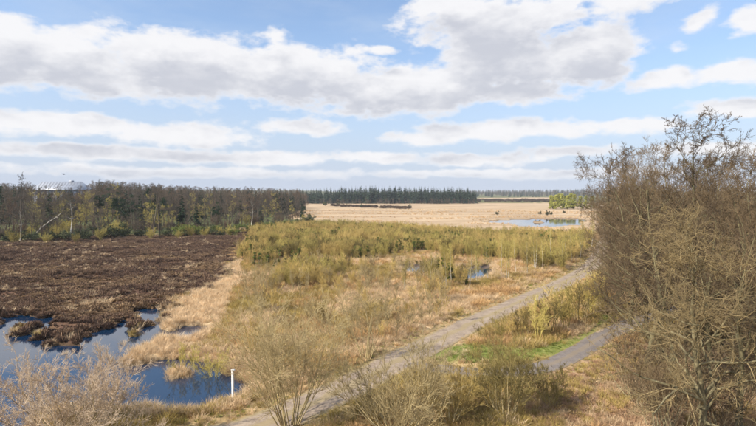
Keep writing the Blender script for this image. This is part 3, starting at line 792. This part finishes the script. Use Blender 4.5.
# understorey shrubs of the wood
UND = [merge_meshes('shrub', *bush(200 + i, 3.6, 9, 0.7, (M['oak_bark'], M['oak_twig']), n=(7, 6, 5), rmin=0.007, radius=0.5)) for i in range(2)]
k = 0
for px, d in [(628, 42), (650, 36), (672, 30), (664, 28), (684, 27), (648, 31), (735, 24), (640, 33), (690, 32), (725, 28), (745, 25), (660, 42), (700, 40), (740, 42), (614, 58), (608, 72), (606, 92), (604, 112), (650, 52), (690, 56), (735, 52), (760, 34), (601, 135), (600, 160)]:
    x, y = at_dist(px, d)
    if on_path(np.array([x]), np.array([y]), 0.8)[0]: continue
    o = link('understorey_shrub', UND[k % 2], None, (x, y, float(ground_z(np.array([x]), np.array([y]))[0])), k * 2.1, 0.7 + 0.12 * (k % 5))
    tag(o, 'bare brown shrub growing under the oaks of the wood', 'shrub', 'understorey shrubs of the wood'); k += 1

# ------------------------------------------------------------------ the near shrubs
def near(name, meshes, px, py, rz, sc, label, cat='shrub'):
    p = G2(px, py)
    return tree(name, meshes, p, rz, sc, label, cat, parts=('stems', 'twigs'))
TAN = (M['tan_twig'], M['tan_twig'])
near('willow_shrub', bush(301, 5.3, 24, 1.45, (M['tan_twig'], M['pink_twig']), n=(11, 9, 7), rmin=0.0085, r0=0.06, up=0.09, wob=0.16, radius=0.9), 70, 448, 0.3, 1.0,
     'wide rounded pinkish willow at the water edge, lower left corner')
near('willow_shrub', bush(302, 7.0, 16, 0.6, TAN, n=(10, 8, 6), rmin=0.0075, r0=0.065, up=0.06, wob=0.08, radius=0.5), 289, 431, 1.3, 1.0,
     'tall vase-shaped tan willow between the white post and the track')
near('willow_shrub', bush(303, 4.4, 18, 1.05, (M['tan_twig'], M['tan_twig']), n=(10, 8, 6), rmin=0.0075, r0=0.06, up=0.1, wob=0.1, radius=0.6), 398, 442, 2.3, (1.15, 1.15, 1.2),
     'spreading tan willow at the bottom edge, right below the track')
near('willow_shrub', bush(304, 3.8, 14, 0.9, (M['tan_twig'], M['gold_twig']), n=(9, 8, 6), rmin=0.0075, r0=0.05, up=0.1, wob=0.1, radius=0.5), 448, 428, 0.5, 1.0,
     'low tan willow in front of the short piece of asphalt')
near('willow_shrub', bush(305, 5.0, 22, 0.6, (M['tan_twig'], M['dark_olive_twig']), n=(10, 7, 6), rmin=0.008, r0=0.045, up=0.1, wob=0.09, radius=0.8), 505, 420, 0.9, 0.88,
     'dense olive willow standing in front of the asphalt lane')
near('willow_shrub', bush(306, 3.6, 14, 0.6, (M['tan_twig'], M['dark_olive_twig']), n=(9, 6, 6), rmin=0.008, r0=0.04, up=0.1, wob=0.09, radius=0.6), 548, 410, 2.9, 0.7,
     'small thin olive willow on the rusty grass beside the lane')
near('willow_shrub', bush(307, 6.0, 8, 0.45, TAN, n=(8, 6, 5), rmin=0.006, r0=0.05, up=0.06, wob=0.08, radius=0.5), 366, 361, 2.0, 1.0,
     'upright tan willow on the far side of the track')
near('willow_shrub', bush(308, 2.4, 10, 0.7, (M['olive_twig'], M['olive_twig']), n=(7, 6, 5), rmin=0.008, r0=0.03, radius=0.4), 213, 372, 0.2, 1.0,
     'olive shrub on the bank mirrored in the blue pool, beside the post')
near('willow_shrub', bush(309, 2.0, 8, 0.6, (M['olive_twig'], M['olive_twig']), n=(7, 6, 5), rmin=0.008, r0=0.03, radius=0.4), 186, 370, 1.2, 1.0,
     'thin grey-olive shrub behind the straw islet in the blue pool')

# ------------------------------------------------------------------ young growth
def young(seed, H, mats, nst, lean, n=(9, 6, 4), rmin=0.009, r0=0.035, radius=0.2, lens=(.45, .5, .5)):
    return merge_meshes('young_tree', *bush(seed, H, nst, lean, mats, n=n, rmin=rmin, r0=r0, up=0.12, wob=0.06, radius=radius, lens=lens))
OL = (M['olive_twig'], M['olive_twig']); TN = (M['tan_twig'], M['gold_twig']); TT = (M['tan_twig'], M['tan_twig']); BI = (M['birch_bark'], M['olive_twig'])
YOUNG = [young(401, 3.2, OL, 5, 0.35), young(402, 3.0, TN, 6, 0.4), young(403, 3.4, (M['dark_olive_twig'], M['dark_olive_twig']), 4, 0.3), young(404, 2.8, TN, 5, 0.45), young(405, 3.2, TN, 4, 0.35)]
SAPL = [young(411, 3.6, TT, 3, 0.25, n=(9, 6, 4), rmin=0.010), young(412, 3.4, TT, 4, 0.35, n=(9, 6, 4), rmin=0.010), young(413, 3.2, TN, 4, 0.3, n=(9, 6, 4), rmin=0.010)]
BIRCH = [merge_meshes('birch', *bush(420 + i, 7, 1 + i % 2, 0.15, BI, n=(26, 6, 5), rmin=0.010, r0=0.075, up=0.06, wob=0.05, radius=0.25, lens=(0.3, 0.45, 0.5))) for i in range(3)]
LITTLE_PINE = [merge_meshes('little_pine', *pine_mesh(430 + i, 2.6, M['young_pine'], clumps=14, bare=0.1, n=900, size=0.13)) for i in range(2)]
def zat(x, y): return float(ground_z(np.array([x]), np.array([y]))[0])
def single(name, me, x, y, rz, sc, label, cat, group=None):
    return tag(link(name, me, None, (x, y, zat(x, y)), rz, sc), label, cat, group)

# birches in a row beyond the track
k = 0
for px, py, top in [(428, 292, 248), (447, 290, 244), (452, 283, 240), (468, 291, 238), (478, 284, 242), (489, 281, 234), (500, 278, 236), (508, 281, 240), (517, 275, 232), (527, 277, 236),
                    (535, 271, 230), (544, 272, 234), (552, 268, 229), (560, 269, 231), (566, 264, 227), (573, 264, 230), (580, 260, 226), (586, 259, 224), (592, 255, 222), (404, 294, 258), (598, 250, 218), (600, 244, 214)]:
    x, y = G2(px, py); H = (py - top) / F_PX * y
    if on_path(np.array([x]), np.array([y]), 0.6)[0]: y += 4.0
    lab = 'slender young birch in the row along the far side of the track'
    if px == 468: lab = 'tallest pale-stemmed birch beside the little pool left of the track'
    single('birch_tree', BIRCH[k % 3], x, y, k * 1.9, (H / 7 * .8, H / 7 * .8, H / 7), lab, 'tree', None if px == 468 else 'birches along the track'); k += 1
# clump between the track and the lane
for px, py, top in [(462, 340, 314), (478, 342, 308), (488, 340, 302), (500, 342, 298), (512, 338, 290), (520, 340, 294), (530, 339, 284), (538, 342, 288), (545, 334, 280), (552, 337, 284),
                    (560, 329, 276), (566, 332, 280), (574, 324, 272), (580, 326, 276), (586, 317, 270), (592, 318, 272), (598, 309, 264), (496, 337, 302), (526, 328, 286), (556, 314, 276), (578, 303, 268), (508, 331, 296), (540, 320, 282)]:
    top = max(top, float(np.interp(px, [432, 480, 530, 568, 590, 600], [345, 321, 298.5, 281, 267, 253])) + 2)
    x, y = G2(px, py); H = max(1.2, (py - top) / F_PX * y)
    if on_path(np.array([x]), np.array([y]), 0.5)[0]: continue
    single('young_willow', YOUNG[(k * 3) % 4], x, y, k * 2.2, H / 3.5, 'olive young willow in the clump between the track and the lane', 'shrub', 'willows between the track and the lane'); k += 1
# thin tan saplings in the pale grass
cnt = 0
xs, ys = sector(1400, 38, 92, -16, 8)
for x, y in zip(xs, ys):
    if cnt >= 130: break
    if pool_sd(np.array([x]), np.array([y]))[0] < 1.0 or on_path(np.array([x]), np.array([y]), 0.8)[0] or sdist(HEATH, np.array([x]), np.array([y]))[0] < 3 or sdist(STRAW, np.array([x]), np.array([y]))[0] < 1.5: continue
    px = x / y * F_PX + 378
    if px < 225: continue
    single('sapling', SAPL[cnt % 3], x, y, cnt * 1.3, random.uniform(0.55, 1.15), 'thin tan sapling in the pale grass behind the white post and the track', 'sapling', 'tan saplings in the grass'); cnt += 1
# the thicket: the nearer ones singly, the rest as one mass
xs, ys = sector(12000, 74, 200, -18, 27, 1.15)
td = sdist(THICKET, xs, ys); pv = pool_sd(xs, ys); cl = fbm(xs, ys, 11, 3, 71) + 0.18 * sstep(95, 150, ys)
ok = (td < 0) & (pv > 1.0) & ~on_path(xs, ys, 1.5) & (cl + rng.uniform(-.12, .12, len(xs)) > 0.515)
xs, ys = xs[ok], ys[ok]
o = np.argsort(ys); xs, ys = xs[o], ys[o]
pine = fbm(xs, ys, 16, 2, 72) > 0.56
n_y = n_p = 0; rest = []
def variant(x, y):
    q = float(fbm(np.array([x]), np.array([y]), 9, 2, 75)[0]) + random.uniform(-.16, .16)
    return random.choice((0, 2)) if q < 0.43 else random.choice((0, 1, 3)) if q < 0.55 else random.choice((1, 3, 4))
for x, y, p in zip(xs, ys, pine):
    if p and random.random() < 0.55:
        if n_p < 80:
            single('young_pine', LITTLE_PINE[n_p % 2], x, y, n_p * 1.1, random.uniform(0.55, 1.1), 'small green pine among the olive willows of the thicket', 'tree', 'young pines in the thicket'); n_p += 1
        else: rest.append((x, y, 5 + random.randrange(2)))
    elif n_y < 290:
        i = variant(x, y)
        single('young_willow', YOUNG[i], x, y, n_y * 1.7, random.uniform(0.5, 1.05), ('olive', 'golden', 'dark olive', 'golden', 'golden')[i] + ' young willow in the thicket beyond the pale grass', 'shrub', 'young willows of the thicket'); n_y += 1
    else: rest.append((x, y, variant(x, y)))
rest = np.array(rest)
print('thicket', n_y, n_p, len(rest))
scatter('thicket_undergrowth', np.column_stack([rest[:, 0], rest[:, 1], ground_z(rest[:, 0], rest[:, 1])]), rng.uniform(0.6, 1.15, len(rest)), rng.uniform(0, 6.28, len(rest)),
        rest[:, 2].astype(int), YOUNG + LITTLE_PINE, 'far part of the olive thicket towards the pale field')

# ------------------------------------------------------------------ wood behind the heath
DK = (M['dark_bark'], M['dark_twig'])
DECID = [oak(501, 16, DK, n=(12, 7, 5, 4), spread=0.42, tmin=0.25, rmin=0.028), oak(502, 16, DK, n=(12, 7, 5, 4), spread=0.36, tmin=0.3, rmin=0.028),
         oak(503, 16, (M['dark_bark'], M['rust_twig']), n=(12, 7, 5, 4), spread=0.38, tmin=0.25, rmin=0.028),
         oak(504, 16, (M['dark_bark'], M['olive_twig']), n=(12, 7, 5, 4), spread=0.36, tmin=0.2, rmin=0.025)]
SPRUCE = [spruce_mesh(511, 16, 3.0, M['needles'], nw=20, nb=10), spruce_mesh(512, 16, 2.4, M['needles'], nw=20, nb=10)]
PINE = [pine_mesh(521, 16, M['needles']), pine_mesh(522, 16, M['needles'], bare=0.4)]
BUSH_G = [leafy_bush_mesh(531, 3, 4, M['dull_leaf'], n=1500, size=0.16), leafy_bush_mesh(532, 3, 4.5, M['young_pine'], n=1500, size=0.16)]
BUSH_B = [leafy_bush_mesh(541 + i, 2.4, 5.5, M['brown_leaf'], n=700, size=0.3) for i in range(2)]
def skyline(px):
    return float(np.interp(px, [-60, 0, 60, 100, 130, 200, 250, 300, 312], [181, 182, 181, 180, 183, 187, 188, 190, 196]))
k = 0
for row, (dofs, n, lo) in enumerate([(4, 46, 0.62), (26, 52, 0.78), (60, 56, 0.92)]):
    for j in range(n):
        px = -50 + 355 * (j + random.uniform(0.1, 0.9)) / n
        edge_d = np.interp(px, [-50, 0, 100, 170, 250, 305], [138, 142, 158, 165, 190, 250])
        d = edge_d + dofs + random.uniform(0, 18)
        x, y = at_dist(px, d); z = zat(x, y)
        H = height_for(skyline(px) + random.uniform(-1, 4) + (1 - lo) * 34, d) - z
        H = max(6.0, min(20.0, H)) * random.uniform(0.92, 1.04)
        c = random.random()
        grp = 'trees of the wood behind the heath'
        if c < 0.60: tree('bare_tree', DECID[0 if c < .24 else 1 if c < .44 else 2], (x, y), k * 1.3, H / 16, 'bare dark brown tree in the wood behind the heath', 'tree', grp)
        elif c < 0.80: tree('bare_tree', DECID[3], (x, y), k * 1.3, H / 16, 'olive-tinged bare tree in the wood behind the heath', 'tree', grp)
        elif c < 0.90: tree('spruce_tree', SPRUCE[k % 2], (x, y), k * 1.3, H / 16, 'dark green spruce in the wood behind the heath', 'tree', 'spruces behind the heath')
        else: tree('pine_tree', PINE[k % 2], (x, y), k * 1.3, H / 16, 'dark pine with a bare lower trunk behind the heath', 'tree', 'pines behind the heath')
        k += 1
def special(name, meshes, px, d, top, label, wide=1.0, H0=16):
    x, y = at_dist(px, d); z = zat(x, y); s = (height_for(top, d) - z) / H0
    e = tree(name, meshes, (x, y), px, (s * wide, s * wide, s), label, 'tree'); return e
special('bare_tree', oak(551, 16, DK, n=(16, 5, 4, 3), spread=0.18, tmin=0.35, rmin=0.025), 20, 143, 166, 'tall spindly dead tree with a bare spike above the wood', 0.8)
special('bare_tree', oak(552, 16, DK, n=(14, 5, 4, 4), spread=0.22, tmin=0.6, rmin=0.025), 153, 158, 178, 'tall slim bare tree at the heath edge, left of a pair', 0.9)
special('bare_tree', oak(553, 16, DK, n=(14, 5, 4, 4), spread=0.22, tmin=0.6, rmin=0.025), 159, 160, 179, 'tall slim bare tree at the heath edge, right of a pair', 0.9)
special('spruce_tree', SPRUCE[0], 182, 185, 193, 'broad dark spruce standing out at the end of the open strip', 1.1)
# pale birch trunks
PB = oak(561, 12, (M['birch_bark'], M['dark_twig']), n=(14, 5, 4, 3), spread=0.22, tmin=0.45, rmin=0.022)
for px, top in [(19, 206), (69, 196), (251, 196)]:
    special('birch_tree', PB, px, {19: 141, 69: 149, 251: 195}[px], top, {19: 'white-stemmed birch under the tall dead spike at the heath edge', 69: 'thin pale birch below the grey hall at the heath edge', 251: 'pale birch stem in the dark wood nearest the pale field'}[px], 1.0, 12)
# leaning dead trunk
p = at_dist(40, 147); zb = zat(*p)
Pl = np.array([[(0, 0, 3.4), (2.2, .2, 5.2), (4.3, .3, 6.6), (6.0, .3, 7.9)]]); Pl = np.concatenate([np.array([[(-3.2, 0, -0.2)]]), Pl], 1)
e = link('leaning_dead_tree', None, None, (p[0], p[1], zb)); tag(e, 'pale dead trunk leaning diagonally among the trees below the grey hall', 'tree')
link('trunk', to_mesh('trunk', [tubes(Pl, np.array([[.2, .18, .15, .12, .07]]), 7)], M['birch_bark']), e)
stub = np.array([[(2.2, .2, 5.2), (2.3, .6, 6.3)], [(4.3, .3, 6.6), (5.2, .1, 6.5)], [(0, 0, 3.4), (.3, -.4, 4.4)]])
link('branch_stub', to_mesh('stub', [tubes(stub, np.array([[.07, .03]] * 3), 5)], M['birch_bark']), e)
# bushes at the foot of the wood
k = 0
for px, d, H in [(85, 146, 4.2), (112, 152, 4.8), (122, 154, 4.0), (100, 150, 3.4), (186, 160, 3.6), (197, 162, 3.2), (206, 163, 3.6), (215, 166, 3.0), (178, 158, 3.2), (226, 168, 3.0), (238, 172, 3.0), (248, 175, 2.6), (258, 180, 3.0),
                 (268, 184, 3.0), (278, 188, 2.8), (30, 142, 3.2), (55, 144, 3.0), (8, 140, 3.4), (140, 156, 3.0), (165, 158, 2.8), (233, 160, 2.2), (220, 158, 2.0), (288, 196, 3.0), (300, 210, 3.6), (306, 226, 4.0), (310, 236, 4.0), (-20, 138, 3.5), (70, 145, 3.0)]:
    x, y = at_dist(px, d)
    g1 = 1 if 175 < px < 290 and k % 3 else 0
    lab = ('low dark green bush', 'low bright green bush')[g1] + ' along the foot of the wood behind the heath'
    b = single('leafy_bush', BUSH_G[g1], x, y, k * 1.1, (H / 3 * 1.2, H / 3 * 1.2, H / 3), lab, 'bush', 'bushes along the foot of the wood'); k += 1
yb = [merge_meshes('b', *bush(571, 3.5, 10, 0.7, OL, n=(8, 6, 5), rmin=0.014))]
k = 0
for px, d in [(178, 152), (205, 157), (230, 160), (262, 168), (285, 176), (45, 138), (150, 150), (100, 147), (295, 190), (220, 163), (190, 158), (12, 137), (75, 141)]:
    x, y = at_dist(px, d); single('willow_bush', yb[0], x, y, k, 0.7 + 0.1 * (k % 4), 'yellowish bare willow bush between the heath and the wood', 'bush', 'willow bushes at the heath edge'); k += 1
DS = [merge_meshes('scrub', *bush(581 + i, 4.5, 9, 0.6, (M['dark_bark'], M[t]), n=(8, 6, 5), rmin=0.018)) for i, t in enumerate(('dark_twig', 'rust_twig', 'olive_twig'))]
for k in range(70):
    px = -40 + 345 * (k + random.random()) / 70
    d = np.interp(px, [-50, 0, 100, 170, 250, 305], [138, 142, 158, 165, 190, 250]) + random.uniform(-4, 22)
    x, y = at_dist(px, d); i = random.choice((0, 0, 1, 2))
    single('scrub_bush', DS[i], x, y, k, random.uniform(.6, 1.15), ('grey-brown', 'reddish brown', 'olive')[i] + ' bare scrub bush at the foot of the wood behind the heath', 'bush', 'scrub at the foot of the wood')
# the mass of the wood behind
n = 900
px = rng.uniform(-140, 306, n); d = np.interp(px, [-140, 0, 100, 170, 250, 306], [205, 215, 235, 245, 275, 330]) + rng.uniform(0, 190, n)
x = (px - 378) / F_PX * d; y = d; z = ground_z(x, y)
H = np.clip(CAM_H + (193 - np.interp(px, [-140, 0, 60, 100, 130, 200, 250, 300, 306], [181, 183, 186, 180, 183, 187, 188, 190, 192])) / F_PX * d - z, 8, 22) * rng.uniform(0.86, 1.02, n)
hall_gap = (px > 36) & (px < 92)
H = np.where(hall_gap, np.minimum(H, 11.5 - 0 * z), H)
kindi = np.where(rng.uniform(0, 1, n) < 0.26, 3 + rng.integers(0, 2, n), rng.integers(0, 3, n))
scatter('distant_woods', np.column_stack([x, y, z]), H / 16, rng.uniform(0, 6.28, n), kindi, [m for m in []] or
        [merge_meshes('far_tree', DECID[i][0].copy(), DECID[i][1].copy()) for i in (0, 1, 2)] + [merge_meshes('far_tree', SPRUCE[i][0].copy(), SPRUCE[i][1].copy()) for i in (0, 1)],
        'brown wood with dark conifers closing the view behind the heath')

# ------------------------------------------------------------------ hall on the rise
def hall():
    d = 330.0; x, y = at_dist(64, d); z = zat(x, y)
    W, D = 30.0, 16.0; eave = height_for(190.5, d) - z; ridge = height_for(182.0, d) - z
    e = link('hall', None, None, (x, y, z), R(8))
    tag(e, 'large pale grey hall with a shallow metal roof above the trees', 'building')
    wall_m = plain('grey_cladding', (0.34, 0.36, 0.40), 0.6, 0, .12, .6); roof_m = plain('metal_roof', (0.40, 0.42, 0.46), 0.35, 0.3, .15, .4); glass = plain('dark_glass', (0.03, 0.035, 0.04), 0.1, 0, .1)
    def box(nm, x0, x1, y0, y1, z0, z1, m, par):
        v = np.array([(a, b, c) for c in (z0, z1) for b in (y0, y1) for a in (x0, x1)], float)
        f = np.array([(0, 2, 3, 1), (4, 5, 7, 6), (0, 1, 5, 4), (2, 6, 7, 3), (0, 4, 6, 2), (1, 3, 7, 5)])
        return link(nm, mk_mesh(nm, v, [f], m), par)
    w = box('wall', -W / 2, W / 2, -D / 2, D / 2, -1, eave, wall_m, e)
    v = np.array([(-W / 2 - .5, -D / 2 - .6, eave), (W / 2 + .5, -D / 2 - .6, eave), (W / 2 - 4, 0, ridge), (-W / 2 + 2, 0, ridge), (-W / 2 - .5, D / 2 + .6, eave), (W / 2 + .5, D / 2 + .6, eave)], float)
    v = np.vstack([v + [0, 0, 0.05], v + [0, 0, 0.3]])
    f4 = np.array([(6, 7, 8, 9), (8, 11, 10, 9), (0, 3, 2, 1), (2, 3, 4, 5), (0, 1, 7, 6), (5, 4, 10, 11)]); f3 = np.array([(6, 9, 10), (7, 11, 8), (0, 4, 3), (1, 2, 5)])
    f4 = np.vstack([f4, [(0, 6, 10, 4), (1, 5, 11, 7)]])
    r = link('roof', mk_mesh('roof', v, [f4, f3], roof_m), e)
    for i in range(14):     # standing seams
        xx = -W / 2 + 2.5 + i * (W - 6.5) / 13
        a = np.array([[(xx, -D / 2 - .5, eave + .38), (xx, -0.3, ridge + .25)]])
        link('roof_seam', to_mesh('seam', [tubes(a, np.array([[.09, .09]]), 4)], roof_m), r)
    for i in range(7): box('window', -12 + i * 4 - 1.2, -12 + i * 4 + 1.2, -D / 2 - .06, -D / 2 + .1, eave - 3.2, eave - 1.2, glass, e)
    box('vent', 4, 6, -1, 1, ridge - .2, ridge + 1.0, wall_m, r)
hall()

# ------------------------------------------------------------------ far conifers beyond the pale field
FS = [merge_meshes('far_spruce', *spruce_mesh(601 + i, 20, 3.4 + .5 * i, M['far_needles'], nw=16, nb=9)) for i in range(3)]
k = 0
for row, n in ((0, 62), (1, 66), (2, 60)):
    for j in range(n):
        px = 296 + 180 * (j + random.uniform(.1, .9)) / n
        d = 655 + row * 30 + random.uniform(-9, 9); x, y = at_dist(px, d)
        top = np.interp(px, [296, 330, 360, 400, 440, 466, 478], [190, 187.5, 186, 186, 187, 187.5, 191]) + random.uniform(-1.4, 3.0)
        lab = 'dark bluish spruce in the row beyond the pale field'
        q = (height_for(top, d) - 0.2) / 20; w_ = q * random.uniform(.75, 1.5)
        single('spruce_tree', FS[k % 3], x, y, k * 1.1, (w_, w_, q), lab, 'tree', 'spruces beyond the pale field'); k += 1
n = 260
px = rng.uniform(280, 476, n); d = rng.uniform(750, 900, n); x = (px - 378) / F_PX * d
scatter('distant_forest', np.column_stack([x, d, ground_z(x, d)]), rng.uniform(0.8, 1.05, n), rng.uniform(0, 6.28, n), rng.integers(0, 3, n), FS, 'depth of the spruce forest beyond the pale field')
# brown undershrubs along the foot of the spruces, and the far woods up to the horizon
FD = [merge_meshes('far_tree', DECID[i][0].copy(), DECID[i][1].copy()) for i in (0, 2)]
n = 150
px = rng.uniform(300, 478, n); d = rng.uniform(632, 648, n); x = (px - 378) / F_PX * d
scatter('distant_undergrowth', np.column_stack([x, d, ground_z(x, d)]), rng.uniform(0.2, 0.5, n), rng.uniform(0, 6.28, n), rng.integers(0, 2, n), FD, 'brown scrub along the foot of the far spruces')
n = 1500
px = np.concatenate([rng.uniform(455, 620, 1000), rng.uniform(620, 900, 200), rng.uniform(-200, 455, 300)]); d = rng.uniform(1480, 2600, n)
d = np.where(px < 620, d, d)
x = (px - 378) / F_PX * d
far_mix = np.where(rng.uniform(0, 1, n) < 0.3, 2 + rng.integers(0, 3, n), rng.integers(0, 2, n))
scatter('distant_treeline', np.column_stack([x, d, ground_z(x, d)]), rng.uniform(0.7, 1.15, n), rng.uniform(0, 6.28, n), far_mix, FD + FS, 'hazy low woods along the horizon')
# brown scrub rim between the field and the far strip
n = 260
px = rng.uniform(476, 560, n); d = rng.uniform(760, 1000, n); x = (px - 378) / F_PX * d
k2 = (sdist(FIELD2, x, d) > 0)
x, d = x[k2], d[k2]
scatter('distant_scrub', np.column_stack([x, d, ground_z(x, d)]), rng.uniform(0.6, 1.6, len(x)), rng.uniform(0, 6.28, len(x)), rng.integers(0, 2, len(x)), BUSH_B, 'thin brown scrub at the far rim of the pale field')
# yellow-green copse at the right end of the field
COPSE = [merge_meshes('copse', *pine_mesh(640 + i, 12, M['bright_leaf'], clumps=34, bare=0.06, n=3600, size=0.55)) for i in range(2)]
k = 0
for px, d, top in [(551, 440, 196), (565, 436, 196), (553, 433, 197), (556, 430, 195), (562, 446, 194.5), (568, 428, 195.5), (574, 440, 195), (580, 432, 196), (586, 445, 196), (559, 455, 194), (571, 458, 194), (592, 430, 196)]:
    x, y = at_dist(px, d); H = height_for(top, d) - .2
    single('copse_tree', COPSE[k % 2], x, y, k * 1.9, (H / 12 * 1.15, H / 12 * 1.15, H / 12), 'yellow-green bushy tree in the copse at the end of the field', 'tree', 'copse at the end of the field'); k += 1
for px, d, top in [(592, 380, 197), (588, 420, 193), (595, 400, 193), (600, 380, 190), (604, 360, 189), (584, 410, 197), (577, 420, 199)]:
    x, y = at_dist(px, d); tree('bare_tree', DECID[k % 3], (x, y), k, (height_for(top, d) - .2) / 16, 'bare brown tree at the far corner of the wood beside the copse', 'tree', 'bare trees by the copse'); k += 1
# dark brush band and single bushes on the field
n = 130
px = rng.uniform(332, 409, n); d = F_PX * CAM_H / np.interp(px, [326, 370, 410], [13.0, 15.0, 16.2]) + rng.uniform(-10, 22, n); x = (px - 378) / F_PX * d
scatter('distant_brush', np.column_stack([x, d, ground_z(x, d)]), rng.uniform(0.5, 1.1, n), rng.uniform(0, 6.28, n), rng.integers(0, 2, n), BUSH_B, 'dark band of brush lying across the pale field')
k = 0
for px, py, H, lab in [(497, 215.5, 2.6, 'small dark bush alone on the field behind the far pool'), (540, 215, 2.4, 'dark round bush behind the far pool, larger of two side by side'), (547, 216, 3.4, 'tall dark bush just behind the far pool'),
                       (551, 215.5, 2.6, 'narrow dark bush behind the far pool at its right end'), (564, 213.5, 2.2, 'little bush on the field below the yellow-green copse'), (410, 209, 4.2, 'dark bush at the right end of the brush band'),
                       (338, 206, 4.2, 'dark round bush on the field just below the spruces'), (325, 206, 4.8, 'dark round bush on the field near the brown wood'), (361, 208, 3.6, 'dark bush in the middle of the brush band')]:
    x, y = G2(px, py); single('field_bush', BUSH_G[0], x, y, k, (H / 3 * .8, H / 3 * .8, H / 3), lab, 'bush'); k += 1
tag(link('islet_reeds', BUSH_G[0], None, (*G2(537, 222.2), 0.0), 0, (0.9, 0.7, 0.35)), 'low dark clump on the islet in the far pool', 'plant')

# ------------------------------------------------------------------ post and bird
def post():
    x, y = G2(233, 405); z = zat(x, y)
    e = link('marker_post', None, None, (x, y, z), 0.4)
    tag(e, 'white wooden marker post on the bank of the blue pool', 'post')
    wm = plain('white_paint', (0.70, 0.69, 0.65), 0.6, 0, .22, 3)
    h = 2.15; a = 0.075
    prof = [(a, -0.4), (a, h - 0.04), (a - .02, h)]
    v = []; 
    for s, zz in prof: v += [(-s, -s, zz), (s, -s, zz), (s, s, zz), (-s, s, zz)]
    f = []
    for i in range(2):
        for j in range(4): f.append((i * 4 + j, i * 4 + (j + 1) % 4, i * 4 + 4 + (j + 1) % 4, i * 4 + 4 + j))
    f.append((8, 9, 10, 11)); link('shaft', mk_mesh('shaft', np.array(v, float), [np.array(f)], wm), e)
    v = np.array([(sx, sy, zz) for zz in (h + .005, h + .045) for sy in (-.1, .1) for sx in (-.1, .16)], float)
    f = np.array([(0, 2, 3, 1), (4, 5, 7, 6), (0, 1, 5, 4), (2, 6, 7, 3), (0, 4, 6, 2), (1, 3, 7, 5)])
    link('cap', mk_mesh('cap', v, [f], wm), e)
post()
def bird():
    d = 130.0; x, y = at_dist(64.5, d); z = height_for(174.3, d)
    m = plain('dark_plumage', (0.03, 0.026, 0.022), 0.7)
    prof = np.array([[(-.30, 0, .0), (-.2, 0, .01), (0, 0, 0), (.16, 0, .02), (.26, 0, .03), (.33, 0, .01)]]); rd = np.array([[.03, .07, .10, .08, .055, .012]])
    parts = [tubes(prof, rd, 8)]
    for s in (-1, 1):
        P = np.array([[(.06, s * .06, .04), (.10, s * .34, .16), (.02, s * .60, .13), (-.06, s * .78, .07)]])
        v1, q1 = ribbons(P, np.array([[.14, .15, .11, .03]]), np.array([[1.0, 0, 0]]))
        v2, q2 = ribbons(P + [0, 0, .02], np.array([[.13, .14, .10, .02]]), np.array([[1.0, 0, 0]]))
        parts += [(v1, q1), (v2, q2)]
    parts.append(ribbons(np.array([[(-.26, 0, .0), (-.5, 0, .0)]]), np.array([[.04, .11]]), np.array([[0, 1.0, 0]])))
    b = link('bird', to_mesh('bird', parts, m), None, (x, y, z), R(200), 1.0)
    tag(b, 'dark bird gliding above the wood near the grey hall', 'bird')
bird()

# ------------------------------------------------------------------ haze
def haze():
    v = np.array([(a, b, c) for c in (-3.0, 46.0) for b in (-60, 8000) for a in (-6000, 6000)], float)
    f = np.array([(0, 2, 3, 1), (4, 5, 7, 6), (0, 1, 5, 4), (2, 6, 7, 3), (0, 4, 6, 2), (1, 3, 7, 5)])
    m = bpy.data.materials.new('haze_air'); m.use_nodes = True
    T = NT(m.node_tree); T.n.clear()
    p = T.new('ShaderNodeVolumePrincipled'); p.inputs['Color'].default_value = (0.82, 0.88, 0.95, 1); p.inputs['Density'].default_value = 0.00014
    o = T.new('ShaderNodeOutputMaterial'); T.l.new(p.outputs[0], o.inputs['Volume'])
    tag(link('haze', mk_mesh('haze', v, [f], m)), 'thin bluish haze over the far land', None, None, 'stuff')
haze()
